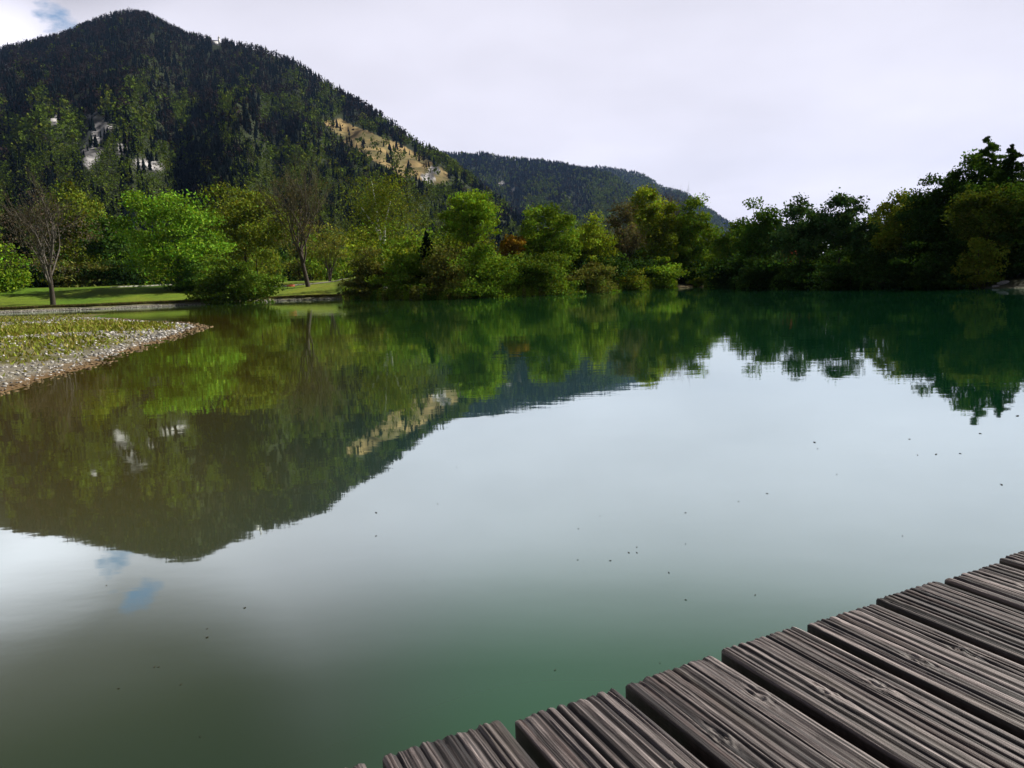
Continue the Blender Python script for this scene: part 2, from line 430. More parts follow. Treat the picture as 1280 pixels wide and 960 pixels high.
def ridge_h(k, az, r):
    (raz, rel, dx, dr), r0, th, amp = RID[k]
    t = np.interp(az, raz, rel, left=-.02, right=-.02); Rr = np.interp(az, dx, dr)
    Hr = t * Rr + HCAM - th
    s = (r - r0) / (Rr - r0)
    sc = np.clip(s, 0, 1)
    x = r * np.sin(az); y = r * np.cos(az)
    q = Rr * az
    gull = (fbm(q / 190 + k * 7, r / 900, 4) - .5) * 2 * amp + (fbm(x / 60, y / 60, 3) - .5) * 26
    p = 1.12 + .25 * (fbm(az * 9 + k, .5 + 0 * az, 3) - .5)
    h = Hr * sc ** p + gull * 4 * sc * (1 - sc) * .8
    h = np.minimum(h, (t * .985) * r + HCAM - th * .6)          # the crest stays the skyline
    h = np.where(s > 1, Hr - (r - Rr) * .45, h)
    return np.where(s < 0, -20, h)
def mount_h(az, r):
    return np.maximum(np.maximum(ridge_h(0, az, r), ridge_h(1, az, r)), ridge_h(2, az, r))
def in_poly(px, py, poly):
    ins = np.zeros(px.shape, bool); n = len(poly)
    for i in range(n):
        (x1, y1), (x2, y2) = poly[i], poly[(i + 1) % n]
        c = (y1 > py) != (y2 > py)
        ins ^= c & (px < x1 + (py - y1) * (x2 - x1) / ((y2 - y1) or 1e-9))
    return ins
# where the bare meadow and the pale cliffs lie, as bearings read off the photograph
MEADOW = [(402, 150), (432, 153), (455, 163), (478, 172), (500, 180), (522, 192), (548, 208), (566, 228), (545, 232), (520, 222), (498, 218), (482, 208), (460, 198), (440, 186), (420, 168)]
ROCKS = [(115, 178, 16, 34), (128, 162, 10, 20), (152, 189, 8, 8), (176, 206, 12, 8), (193, 207, 11, 7), (536, 222, 10, 7), (543, 214, 8, 6), (626, 232, 6, 6), (641, 238, 4, 4), (68, 150, 5, 8), (8, 85, 6, 5)]
def rock_mask(u, v):
    m = np.zeros(u.shape); wob = (fbm(u / 7, v / 5, 4) - .5)
    for cx, cy, rx, ry in ROCKS:
        m = np.maximum(m, 1 - sstep(.75, 1.1, np.hypot((u - cx) / rx, (v - cy) / ry) + 1.1 * wob))
    return m
def meadow_mask(u, v):
    o = 30 * (fbm(u / 13, v / 9, 4) - .5)
    return in_poly(u + o, v + o * .6, MEADOW).astype(float)

maz = np.radians(np.arange(-50, 46, .1)); mr = np.concatenate([np.linspace(430, 2700, 190), np.geomspace(2730, 7500, 75)])
A3, R3 = np.meshgrid(maz, mr, indexing='ij')
H3 = mount_h(A3, R3)
P3 = np.stack([R3 * np.sin(A3), R3 * np.cos(A3), H3], -1)
u3, v3 = project(P3.reshape(-1, 3)); u3 = u3.reshape(A3.shape); v3 = v3.reshape(A3.shape)
rk = rock_mask(u3, v3); md = meadow_mask(u3, v3) * (R3 < 2300)
nn = fbm(P3[..., 0] / 45, P3[..., 1] / 45, 4)
mcol = lerp(C3(.018, .024, .012), C3(.032, .042, .014), nn)
mcol = lerp(mcol, lerp(C3(.27, .195, .085), C3(.13, .11, .045), sstep(.38, .62, fbm(P3[..., 0] / 22, P3[..., 1] / 40, 4))), md)
mcol = lerp(mcol, lerp(C3(.45, .43, .43), C3(.07, .068, .07), sstep(.40, .60, fbm(P3[..., 0] / 9, P3[..., 2] / 16, 4))), rk)
idx = np.arange(A3.size).reshape(A3.shape)
MQ = np.stack([idx[:-1, :-1], idx[:-1, 1:], idx[1:, 1:], idx[1:, :-1]], -1).reshape(-1, 4)[:, ::-1]
mo = make_mesh('mountain', P3.reshape(-1, 3), MQ, None, tint_material('mountain_soil', .95, .05, .4, .1), mcol.reshape(-1, 3), False)
tag(mo, 'wooded mountain with pale cliffs and a tan meadow', 'mountain', kind='structure')

# ------------------------------------------------------------------ forest on the slopes (one far-off wood)
def scatter(n, r0, r1, a0, a1):
    r = np.sqrt(rng.random(n) * (r1 ** 2 - r0 ** 2) + r0 ** 2); az = rng.random(n) * (a1 - a0) + a0
    return az, r
def forest(name, label, n, r0, r1, a0, a1, hgt, keep, K=38, qs=.31):
    az, r = scatter(n, r0, r1, a0, a1)
    h = mount_h(az, r); gz = ground_z(r * np.sin(az), r * np.cos(az)); base = np.maximum(h, gz)
    P = np.stack([r * np.sin(az), r * np.cos(az), base], -1)
    u, v = project(P)
    k = keep(az, r, base, u, v) & (u > -60) & (u < 1340)
    # drop what the crest hides
    vis = np.ones(len(az), bool)
    tt = (base + hgt * 1.3 - HCAM) / r
    for q in (.6, .75, .85, .92, .96, .99):
        vis &= ~((np.maximum(mount_h(az, r * q), 0) + 0 - HCAM) / (r * q) > tt)
    k &= vis
    P, u, v, r, az = P[k], u[k], v[k], r[k], az[k]
    n = len(P)
    nb = fbm(u / 26 + 3, v / 34 + 8, 3); nb2 = fbm(u / 9, v / 12, 2)
    far = r > 2700
    low = sstep(60, 250, v - .10 * np.abs(u - 160))
    gp = np.clip(.02 + .74 * low + 2.6 * (nb - .5) * sstep(70, 130, v) + 1.2 * (nb2 - .5) * sstep(60, 120, v), 0, .95)
    gp = np.where(far, np.clip(.06 + 2.4 * (nb - .36) * sstep(208, 242, v), 0, .85), gp)
    rnd = rng.random(n)
    green = rnd < gp
    brown = ~green & (rng.random(n) < np.where(far, .12, np.clip(.55 - .35 * low + 1.2 * (nb2 - .5), .05, .8)))
    meadow = meadow_mask(u, v) > 0
    S = np.empty((n, 3)); T = np.empty((n, 3))
    H = hgt * (.65 + .6 * rng.random(n))
    conic = ~green & ~brown
    rad = np.where(conic, .17, np.where(green, .34, .27)) * H * (.85 + .4 * rng.random(n))
    T[conic] = C3(.0075, .0125, .0125); T[conic & far] = C3(.008, .015, .022); T[green] = C3(.072, .110, .011); T[brown] = C3(.030, .020, .019)  # far conifers tinted bluer: distance haze put into their colour
    yl = green & (rng.random(n) < .25); T[yl] = C3(.095, .115, .013)
    T *= (.65 + .7 * rng.random((n, 1)))
    g = Geo()
    # conifers: three ragged skirts of narrow triangles
    ci = np.where(conic)[0]
    if len(ci):
        K = 15; th = rng.random((len(ci), K)) * 2 * math.pi
        lev = np.tile(np.repeat(np.array([.02, .28, .52]), 5), (len(ci), 1)) + .06 * rng.random((len(ci), K))
        top = np.minimum(lev + np.array([.55, .5, .48]).repeat(5)[None], 1.0)
        rr = rad[ci][:, None] * (1 - lev * .85) * (.75 + .5 * rng.random((len(ci), K)))
        dth = .75
        B = P[ci][:, None]
        Hc = H[ci][:, None]
        def pt(t, rr, z): return np.stack([B[..., 0] + rr * np.cos(t), B[..., 1] + rr * np.sin(t), B[..., 2] + z], -1)
        V = np.stack([pt(th - dth, rr, lev * Hc), pt(th + dth, rr, (lev + .04) * Hc), pt(th, rr * 0, top * Hc)], 2).reshape(-1, 3)
        g.add(V, None, np.arange(len(V)).reshape(-1, 3), np.repeat(T[ci], K * 3, axis=0))
    di = np.where(~conic)[0]
    if len(di):
        dirs = unit(rng.normal(size=(len(di), K, 3))); rr = rng.random((len(di), K)) ** .4
        c = dirs * rr[..., None] * np.stack([rad[di], rad[di], H[di] * .42], -1)[:, None]
        c = c + P[di][:, None] + np.array([0, 0, 1.0]) * (H[di] * .55)[:, None, None]
        tint = np.repeat(T[di][:, None], K, 1) * (.75 + .5 * rng.random((len(di), K, 1)))
        leaf_quads(c.reshape(-1, 3), np.repeat(rad[di] * qs, K), tint.reshape(-1, 3), g, .7, .5)
    o = g.build(name, M_FOREST)
    tag(o, label, 'forest', kind='stuff')
    return n
def keep_main(az, r, base, u, v):
    Rr = np.interp(az, RID[0][0][2], RID[0][0][3])
    px_h = 12 / r * F
    m = np.maximum(meadow_mask(u, v), meadow_mask(u, v - px_h * .8)) * (r < 2300); rkk = np.maximum(rock_mask(u, v), rock_mask(u, v - px_h * .8))
    rr = rng.random(len(az))
    return (r < Rr + 50) & (base > 3) & (rr > np.where(fbm(u / 8 + 40, v / 7, 2) > .60, .62, .95) * m) & (rr > rkk * .86) & ~((np.abs(u - 271) < 6) & (v > 46) & (v < 68))
forest('mountain_forest', 'mixed dark spruce and spring green wood covering the mountain', 52000, 980, 2660, R_(-46), R_(16), 15.5, keep_main)
forest('lower_slope_forest', 'spring green and dark wood on the lower slopes of the mountain', 19000, 400, 980, R_(-46), R_(16), 12.5, keep_main, 110, .18)
def keep_far(az, r, base, u, v):
    h1 = ridge_h(1, az, r); h2 = ridge_h(2, az, r)
    R1 = np.interp(az, RID[1][0][2], RID[1][0][3]); R2_ = np.interp(az, RID[2][0][2], RID[2][0][3])
    ok = np.where(h1 >= h2, r < R1 + 60, r < R2_ + 60)
    return ok & (base > 5) & (rng.random(len(az)) > rock_mask(u, v) * .9)
forest('distant_forest', 'bluish dark wood on the far ridge behind the mountain', 60000, 1700, 5700, R_(-12), R_(22), 19, keep_far, 14, .5)

# ================================================================== TREES
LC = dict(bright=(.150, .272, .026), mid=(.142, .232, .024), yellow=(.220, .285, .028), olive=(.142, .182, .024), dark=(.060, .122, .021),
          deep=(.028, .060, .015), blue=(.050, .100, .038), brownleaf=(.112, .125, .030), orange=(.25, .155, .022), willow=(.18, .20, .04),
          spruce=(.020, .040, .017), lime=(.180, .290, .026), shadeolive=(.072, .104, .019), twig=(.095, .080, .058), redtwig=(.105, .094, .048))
BARK = C3(.060, .048, .038); PALEBARK = C3(.115, .10, .085); BIRCH = C3(.62, .60, .56)

def bend(p, q, n=5, sag=.08):
    p = np.asarray(p, float); q = np.asarray(q, float); t = np.linspace(0, 1, n)[:, None]
    off = rng.normal(size=3) * np.linalg.norm(q - p) * sag
    return p + (q - p) * t + off * (np.sin(t * math.pi))

def crown_leaves(g, cen, rad, n, col, ls, nclump=34, lobes=.12, droop=0.0, gap=.0, flat=1.0, shell=.40, tight=1.0):
    """leaf clumps spread unevenly through an ellipsoid; returns clump centres"""
    cen = np.asarray(cen, float); rad = np.asarray(rad, float)
    d = unit(rng.normal(size=(nclump, 3)))
    ph = rng.random((4, 3)) * 6.28; fr = rng.integers(2, 5, size=(4, 3))
    lob = 1 + lobes * np.mean(np.sin(d[:, None, :] * fr[None] * 1.7 + ph[None]).sum(2), axis=1)
    rr = (rng.random(nclump) ** shell)
    c = d * (rr * lob)[:, None]
    c[:, 2] *= flat
    P = cen + c * rad * np.array([.88, .88, .97])
    w = (.5 + rng.random(nclump)); w /= w.sum()
    cr = (.20 + .16 * rng.random(nclump)) * (34 / nclump) ** .33 * tight
    tw = (.55 + .95 * rng.random(nclump))
    for i in range(nclump):
        k = max(8, int(n * w[i]))
        q = rng.normal(size=(k, 3)) * np.array([.62, .62, .34])
        q = q / np.maximum(1, np.linalg.norm(q, axis=1, keepdims=True) / 1.35)
        L_ = P[i] + q * cr[i] * rad * np.array([1, 1, .9])
        if droop: L_[:, 2] -= droop * rad[2] * np.abs(rng.normal(size=k)) * .5
        t = np.asarray(col) * tw[i] * (.75 + .5 * rng.random((k, 1))) * (1 + .16 * rng.normal(size=(k, 3)) * np.array([1, .3, .5]))
        leaf_quads(L_, ls, np.clip(t, .002, .9), g, .6, .55)
    return P

def trunk_limbs(g, H, r0, top, targets, col, forks=1, lean=(0, 0)):
    spine = bend((0, 0, -.3), (lean[0] * H + rng.normal() * .02 * H, lean[1] * H + rng.normal() * .02 * H, top), 8, .03)
    rr = r0 * np.linspace(1.15, .30, 8); rr[0] *= 1.35
    g.tube(spine, rr, 8, col)
    for t in targets:
        k = rng.integers(3, 8); s = spine[min(k, 7)]
        if t[2] < s[2]: s = spine[max(2, k - 3)]
        g.tube(bend(s, t, 5, .07), r0 * .34 * np.linspace(1, .18, 5), 5, col)
    return spine

def bare_twigs(g, p, d, length, r, depth, col, twcol, spread=.5, up=.25):
    q = p + d * length
    g.tube(bend(p, q, 4, .06), r * np.linspace(1, .62, 4), 5 if depth > 1 else 3, col if depth > 1 else twcol, cap=False)
    if depth == 0: return
    for i in range(4 if depth > 1 else 5):
        nd = unit(d + rng.normal(size=3) * spread + np.array([0, 0, up]))
        s = p + (q - p) * (.35 + .65 * rng.random()) if i else q
        bare_twigs(g, s, nd, length * (.55 + .25 * rng.random()), max(r * .52, .018), depth - 1, col, twcol, spread, up)

PX = 744.0
def place(x, off, top):
    az = az_of(x); D = float(shore_r(az)) + off
    bx, by = D * math.sin(az), D * math.cos(az)
    gz = float(ground_z(np.array([bx]), np.array([by]))[0])
    p = at_dist(x, top, D)
    return np.array([bx, by, max(gz, -.2)]), D, p[2] - max(gz, -.2)

def make_tree(name, label, cat, x, top, w, off, kind, key, lo=.15, group=None, dens=1.0, lean=(0, 0), col=None, nclump=None):
    loc, D, H = place(x, off, top)
    Wd = w / F * D
    col = C3(*LC[key]) if col is None else col
    t = thing(name, label, cat, loc, 0, group)
    tr = Geo(); cr = Geo()
    ls = max(.085, D / PX * 1.25)
    area = (w * .8) * (H * F / D * .8)
    n = int(np.clip(area * 1.75 * dens, 900, 16000))
    r0 = np.clip(H * .018, .08, .45) * (.5 if w < 45 else 1)
    if kind == 'leafy':
        zc_ = H * (lo + 1) / 2; rz = H * (1 - lo) / 2
        nc = nclump or int(np.clip(area / 55, 48, 120))
        P = crown_leaves(cr, (lean[0] * H * .7, 0, zc_), (Wd / 2, Wd / 2, rz), n, col, ls, nc, shell=.42 if key == 'bright' else .46, tight=.98 if key == 'bright' else 1.06)
        trunk_limbs(tr, H, r0, H * (.55 + .25 * lo), P[rng.permutation(len(P))[:9]], BARK, lean=lean)
    elif kind == 'bush':
        nc = nclump or int(np.clip(area / 70, 20, 50))
        P = crown_leaves(cr, (0, 0, H * .46), (Wd / 2, Wd / 2, H * .52), n, col, ls, nc, .26, shell=.6)
        low = crown_leaves(cr, (0, 0, H * .16), (Wd * .46, Wd * .46, H * .2), int(n * .3), col * .9, ls, 12, .2)
        for k in range(5):
            tr.tube(bend((rng.normal() * .15, rng.normal() * .15, -.2), P[k], 5, .08), .06 * np.linspace(1, .3, 5), 5, BARK)
    elif kind == 'willow':
        P = crown_leaves(cr, (0, 0, H * .55), (Wd / 2, Wd / 2, H * .45), n, col, ls, nclump or 30, .25, droop=.9)
        trunk_limbs(tr, H, r0 * .8, H * .6, P[:7], BARK)
    elif kind == 'column':
        for k in range(7):
            f = k / 6; zz = H * (lo + (1 - lo) * (.06 + .86 * f))
            wd = Wd / 2 * (1.05 - .75 * f) * (.85 + .3 * rng.random())
            P = crown_leaves(cr, (rng.normal() * Wd * .06, rng.normal() * Wd * .06, zz), (wd, wd, H * (1 - lo) * .13), n // 7, col, ls, 12, .2)
        trunk_limbs(tr, H, r0 * .7, H * .92, [], BARK)
    elif kind == 'conifer':
        tr.tube(bend((0, 0, -.3), (0, 0, H * .93), 7, .01), r0 * np.linspace(1.1, .1, 7), 7, BARK)
        nb = 230
        for k in range(nb):
            f = 1 - (1 - (k + rng.random()) / nb) ** .75; f = min(max(f, 0), .985)
            zz = H * (lo + (1 - lo) * f); rr = Wd / 2 * ((1 - f) ** .8 * (.62 + .55 * rng.random())) + .10
            a = rng.random() * 6.28; q = int(max(8, n * 1.9 / nb * (1.4 - f))); s = rng.random(q) ** .65
            L_ = np.stack([np.cos(a) * rr * s, np.sin(a) * rr * s, zz - rr * .30 * s + rr * .12 * s ** 3], -1)
            L_ += rng.normal(size=L_.shape) * np.array([.12, .12, .07]) * (rr * .7 + .25)
            leaf_quads(L_, ls * .95, col * (.6 + .5 * rng.random()) * (.7 + .6 * rng.random((q, 1))), cr, .45, .3)
    elif kind == 'bare':
        sp = bend((0, 0, -.3), (lean[0] * H, lean[1] * H, H * .30), 6, .03)
        tr.tube(sp, r0 * 1.1 * np.linspace(1.25, .8, 6), 8, BARK, cap=False)
        tw = C3(*LC[key])
        top_p = sp[-1]
        bk = PALEBARK if dens > 1.5 else BARK * 1.3
        nl = 7
        for k in range(nl):
            a = k / nl * 6.28 + rng.random()
            tilt = (.15 + .40 * rng.random()) * (Wd / H) * 1.25
            d = unit(np.array([math.cos(a) * tilt, math.sin(a) * tilt, 1.0]))
            bare_twigs(tr, sp[-1 - (k % 3)], d, H * (.30 + .08 * rng.random()), r0 * .55, 3, bk, tw, .42, .30)
        # fine outer twigs and swelling buds
        c = crown_leaves(cr, (lean[0] * H, 0, H * .62), (Wd / 2, Wd / 2, H * .38), int(n * .20), tw * 1.0, ls * .62, 40, .2)
    elif kind == 'birch':
        forks = [((0, 0, -.3), (-.06 * H, 0, H * .86)), ((.01 * H, 0, H * .36), (.08 * H, .02 * H, H * .70)), ((-.01 * H, 0, H * .42), (-.16 * H, 0, H * .66))]
        for k, (p, q) in enumerate(forks):
            tr.tube(bend(p, q, 8, .035), r0 * (.78 if k == 0 else .55) * np.linspace(1.2, .25, 8), 7, BIRCH)
        for k in range(16):
            a = rng.random() * 6.28; zz = H * (.45 + .4 * rng.random())
            tr.tube(bend((-.05 * H * zz / H, 0, zz), (math.cos(a) * Wd * .36, math.sin(a) * Wd * .36, zz + H * .12), 4, .08), .05 * np.linspace(1, .4, 4), 4, BARK * 1.5)
        crown_leaves(cr, (0, 0, H * .69), (Wd / 2, Wd / 2, H * .33), int(n * .5), col, ls * .75, 50, .25, droop=.35, shell=.55)
    elif kind == 'multistem':
        tw = C3(*LC[key])
        for k in range(6):
            a = rng.random() * 6.28
            d = unit(np.array([math.cos(a) * .28, math.sin(a) * .28, 1]))
            bare_twigs(tr, np.array([rng.normal() * .25, rng.normal() * .2, -.2]), d, H * .36, r0 * .55, 3, BARK * 1.2, tw, .36, .35)
        crown_leaves(cr, (0, 0, H * .64), (Wd / 2, Wd / 2, H * .37), int(n * .42), tw * 1.1, ls * .8, 36, .2)
    tr.build('trunk', M_BARK, t)
    if cr.V: cr.build('crown', M_LEAF, t)
    return t

G_R = 'trees along the right shore'
G_C = 'trees along the far middle shore'
G_L = 'trees on the left bank'
T = [
 # ---- left bank
 ('bare_tree', 'leafless tree with pale forking limbs standing alone on the left lawn', 'tree', 66, 236, 128, 13, 'bare', 'twig', .3, None, 2.0),
 ('leafy_tree', 'big bright green maple with a broad dome on the lawn', 'tree', 225, 228, 132, 34, 'leafy', 'bright', .0, None, 3.2),
 ('leafy_tree', 'olive green round tree directly behind the waterside willow bush', 'tree', 312, 228, 132, 60, 'leafy', 'olive', .18, None, 1.5),
 ('willow_bush', 'rounded willow bush hanging over the water at the lawn corner', 'bush', 292, 312, 88, -1, 'bush', 'olive', 0, None, 2.1, (0, 0), C3(.10, .165, .020)),
 ('leafy_bush', 'dark low bush in the shade under the bright maple', 'bush', 240, 324, 58, 30, 'bush', 'dark', 0, None, 1.5),
 ('bare_tree', 'tall brown leafless tree with a leaning black trunk beside the bench', 'tree', 386, 213, 92, 34, 'bare', 'redtwig', .3, None, 1.3, (-.05, 0)),
 ('budding_tree', 'small many stemmed tree with thin yellowish buds right of the leaning trunk', 'tree', 413, 284, 62, 46, 'multistem', 'willow', .2, None, 1.2),
 ('leafy_bush', 'bright green bush cut by the left edge of the picture', 'bush', 4, 296, 62, 44, 'bush', 'lime', 0, None, 1.3),
 ('leafy_tree', 'tall dull green tree above and behind the pale leafless tree', 'tree', 100, 230, 78, 92, 'leafy', 'olive', .1, G_L, 1.3),
 ('spruce_tree', 'dark narrow spruce on the left half hidden behind the leafless crown', 'tree', 28, 238, 44, 100, 'conifer', 'spruce', .05, G_L, 1.2),
 ('leafy_tree', 'shaded green tree just left of the bright maple', 'tree', 150, 262, 60, 80, 'leafy', 'dark', .05, G_L, 1.2),
 ('leafy_bush', 'low brown green thicket under the leafless tree on the lawn edge', 'bush', 96, 318, 80, 62, 'bush', 'brownleaf', 0, G_L, 1.2),
 ('leafy_bush', 'low dark thicket at the back of the lawn left of the maple', 'bush', 150, 322, 66, 60, 'bush', 'deep', 0, G_L, 1.2),
 ('leafy_bush', 'low dark thicket at the back of the lawn beside the left edge bush', 'bush', 42, 322, 60, 64, 'bush', 'deep', 0, G_L, 1.2),
 # ---- middle shore, from the birch to the little beach
 ('birch_tree', 'tall thin leaved birch with a white forked trunk', 'tree', 482, 204, 126, 30, 'birch', 'olive', .3, None, 1.25),
 ('leafy_bush', 'brownish olive shrub at the water left of the birch', 'bush', 463, 306, 62, 4, 'bush', 'brownleaf', 0, None, 1.4),
 ('leafy_bush', 'fresh green shrub at the water right under the white birch trunk', 'bush', 508, 302, 76, 6, 'bush', 'mid', 0, None, 1.5),
 ('spruce_tree', 'small dark conical spruce among the shrubs right of the birch', 'tree', 536, 288, 40, 14, 'conifer', 'spruce', .05, None, 1.3),
 ('leafy_bush', 'grey brown shrub hanging low over the water between two green shrubs', 'bush', 556, 306, 56, 3, 'bush', 'brownleaf', 0, None, 1.3),
 ('willow_bush', 'tiny pale willow dipping into the water below the ash tree', 'bush', 575, 342, 30, -1.2, 'willow', 'willow', 0, None, 1.6),
 ('leafy_tree', 'yellow green ash with an open airy crown on a bare forked trunk', 'tree', 592, 236, 76, 18, 'leafy', 'lime', .40, None, 1.1),
 ('leafy_bush', 'big dark green shrub leaning over the water under the ash tree', 'bush', 608, 298, 86, 1, 'bush', 'mid', 0, None, 1.6),
 ('autumn_tree', 'small orange leaved tree glowing between green crowns', 'tree', 641, 290, 40, 14, 'leafy', 'orange', .2, None, 1.6),
 ('leafy_tree', 'broad green tree rising right behind the orange tree', 'tree', 690, 253, 84, 14, 'leafy', 'mid', .08, G_C, 1.5),
 ('leafy_bush', 'dense green bush at the waterline in front of the orange tree', 'bush', 680, 308, 84, 1, 'bush', 'bright', 0, None, 1.5, (0, 0), C3(.095, .15, .02)),
 ('leafy_tree', 'narrower yellow green tree left of the reddish brown tree', 'tree', 741, 268, 62, 12, 'leafy', 'yellow', .1, G_C, 1.4),
 ('leafy_bush', 'mixed brown and green shrub at the water under the yellow green tree', 'bush', 738, 322, 66, 1, 'bush', 'brownleaf', 0, None, 1.5),
 ('budding_tree', 'reddish brown tree with few leaves left of the tallest green poplar', 'tree', 776, 254, 50, 10, 'multistem', 'redtwig', .1, None, 2.2),
 ('poplar_tree', 'tallest bright green poplar on the middle shore', 'tree', 817, 232, 70, 12, 'leafy', 'yellow', .06, None, 1.9),
 ('leafy_tree', 'dome shaped green tree above the small sandy beach', 'tree', 863, 253, 74, 7, 'leafy', 'mid', .04, None, 1.8),
 ('bare_tree', 'thin leafless tree poking above the dome shaped tree', 'tree', 838, 235, 34, 34, 'bare', 'twig', .3, None, 1.2),
 ('leafy_bush', 'green bush at the water just left of the sandy beach', 'bush', 826, 318, 56, 0, 'bush', 'mid', 0, None, 1.6),
 ('leafy_bush', 'small pale bush at the water below the reddish brown tree', 'bush', 788, 334, 44, 0, 'bush', 'olive', 0, None, 1.6),
 ('leafy_bush', 'little round bush on the right end of the sandy beach', 'bush', 874, 345, 22, 1.5, 'bush', 'olive', 0, None, 1.6),
 ('leafy_tree', 'slender green tree in the dip between dome tree and right hand wood', 'tree', 912, 272, 44, 20, 'leafy', 'mid', .05, G_R, 1.4),
 # ---- right shore, against the light
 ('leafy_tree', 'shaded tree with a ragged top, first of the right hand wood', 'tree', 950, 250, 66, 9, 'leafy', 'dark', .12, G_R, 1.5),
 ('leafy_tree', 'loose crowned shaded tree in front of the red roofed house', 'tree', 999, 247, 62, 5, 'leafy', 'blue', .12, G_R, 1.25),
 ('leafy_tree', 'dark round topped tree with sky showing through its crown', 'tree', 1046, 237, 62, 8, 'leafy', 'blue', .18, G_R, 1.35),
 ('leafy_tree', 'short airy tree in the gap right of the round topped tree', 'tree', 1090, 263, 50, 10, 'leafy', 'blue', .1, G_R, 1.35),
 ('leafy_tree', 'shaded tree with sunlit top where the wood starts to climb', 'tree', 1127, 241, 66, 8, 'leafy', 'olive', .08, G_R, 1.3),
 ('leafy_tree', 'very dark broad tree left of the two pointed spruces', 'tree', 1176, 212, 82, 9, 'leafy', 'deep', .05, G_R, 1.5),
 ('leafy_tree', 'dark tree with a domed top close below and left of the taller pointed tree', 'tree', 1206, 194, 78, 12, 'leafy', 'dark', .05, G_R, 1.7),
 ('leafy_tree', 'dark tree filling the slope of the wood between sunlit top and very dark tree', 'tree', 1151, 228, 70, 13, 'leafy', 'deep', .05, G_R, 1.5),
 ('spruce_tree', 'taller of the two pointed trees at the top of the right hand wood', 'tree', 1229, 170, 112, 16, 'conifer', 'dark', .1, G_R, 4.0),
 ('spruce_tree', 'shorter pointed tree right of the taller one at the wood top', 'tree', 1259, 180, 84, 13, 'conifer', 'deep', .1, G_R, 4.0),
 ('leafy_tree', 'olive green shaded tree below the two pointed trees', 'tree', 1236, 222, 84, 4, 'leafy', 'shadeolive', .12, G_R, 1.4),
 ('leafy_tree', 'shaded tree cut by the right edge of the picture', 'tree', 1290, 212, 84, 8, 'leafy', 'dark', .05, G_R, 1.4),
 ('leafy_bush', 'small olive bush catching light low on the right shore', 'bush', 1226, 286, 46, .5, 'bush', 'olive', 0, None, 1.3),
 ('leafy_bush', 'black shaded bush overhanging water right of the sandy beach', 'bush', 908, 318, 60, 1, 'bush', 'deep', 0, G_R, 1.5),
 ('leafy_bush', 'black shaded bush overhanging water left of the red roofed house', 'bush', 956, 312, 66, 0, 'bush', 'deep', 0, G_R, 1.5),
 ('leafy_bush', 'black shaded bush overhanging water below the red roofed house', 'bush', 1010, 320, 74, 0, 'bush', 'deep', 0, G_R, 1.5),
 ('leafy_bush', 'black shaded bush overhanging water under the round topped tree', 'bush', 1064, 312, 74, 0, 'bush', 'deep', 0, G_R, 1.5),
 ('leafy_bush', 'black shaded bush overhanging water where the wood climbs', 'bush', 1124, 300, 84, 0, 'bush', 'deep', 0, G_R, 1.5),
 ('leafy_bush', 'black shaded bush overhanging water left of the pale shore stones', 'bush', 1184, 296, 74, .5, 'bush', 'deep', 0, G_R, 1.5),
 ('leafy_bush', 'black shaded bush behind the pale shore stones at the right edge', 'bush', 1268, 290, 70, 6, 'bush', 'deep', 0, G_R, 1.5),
]
for row in T: make_tree(*row)

def undergrowth(name, label, x0, x1, n, keys, skip=()):
    xs = x0 + (x1 - x0) * rng.random(n)
    for a, b in skip: xs = xs[(xs < a) | (xs > b)]
    tab = np.linspace(x0, x1, 200); az = np.interp(xs, tab, [az_of(x) for x in tab])
    d = -.9 + 4.2 * rng.random(len(xs)); r = shore_r(az) + d
    X_, Y_ = r * np.sin(az), r * np.cos(az)
    h = (.25 + 1.5 * fbm(az * 160, d * .4, 3) ** 1.5) * sstep(-1.2, .6, d)
    z = np.maximum(ground_z(X_, Y_), 0) + .05 + h * rng.random(len(xs)) ** .7 * 1.5
    pick = np.clip((fbm(az * 90, d * .2 + 4, 2) * 1.6 - .3) * len(keys), 0, len(keys) - 1).astype(int)
    t = np.array([LC[k] for k in keys])[pick] * (.6 + .8 * rng.random((len(xs), 1)))
    g = Geo(); leaf_quads(np.c_[X_, Y_, z], r / PX * 1.2, t, g, .6, .4)
    tag(g.build(name, M_LEAF), label, 'undergrowth', kind='stuff')
undergrowth('undergrowth', 'low mixed undergrowth along the middle waterline', 428, 900, 26000, ['brownleaf', 'mid', 'olive', 'dark'], [(846, 880)])
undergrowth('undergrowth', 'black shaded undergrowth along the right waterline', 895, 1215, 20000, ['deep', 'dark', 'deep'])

# background woods between the single trees and the mountain foot (read as one mass)
def wood(name, label, specs, ls_k=1.35):
    g = Geo()
    for x, top, D, w, key, n in specs:
        az = az_of(x); b = np.array([D * math.sin(az), D * math.cos(az)])
        gz = float(max(ground_z(b[:1], b[1:])[0], mount_h(np.array([az]), np.array([D]))[0]))
        H = at_dist(x, top, D)[2] - gz
        if H < 2: continue
        Wd = w / F * D
        if key == 'spruce':
            k = n; f = rng.random(k) ** 1.3; th = rng.random(k) * 6.28; rr = (1 - f) * Wd / 2 * rng.random(k) ** .5 * (.8 + .3 * np.sin(f * 60))
            P = np.stack([b[0] + rr * np.cos(th), b[1] + rr * np.sin(th), gz + H * f - rr * .3], -1)
            leaf_quads(P, D / PX * ls_k, C3(*LC[key]) * (.6 + .8 * rng.random((k, 1))), g, .5)
        else:
            crown_leaves(g, (b[0], b[1], gz + H * .52), (Wd / 2, Wd / 2, H * .5), n, C3(*LC[key]), D / PX * ls_k, 16, .25)
        g.tube(bend((b[0], b[1], gz - .3), (b[0], b[1], gz + H * .6), 4, .02), H * .015 * np.linspace(1, .4, 4), 4, BARK * .8)
    o = g.build(name, M_LEAF); tag(o, label, 'wood', kind='stuff')
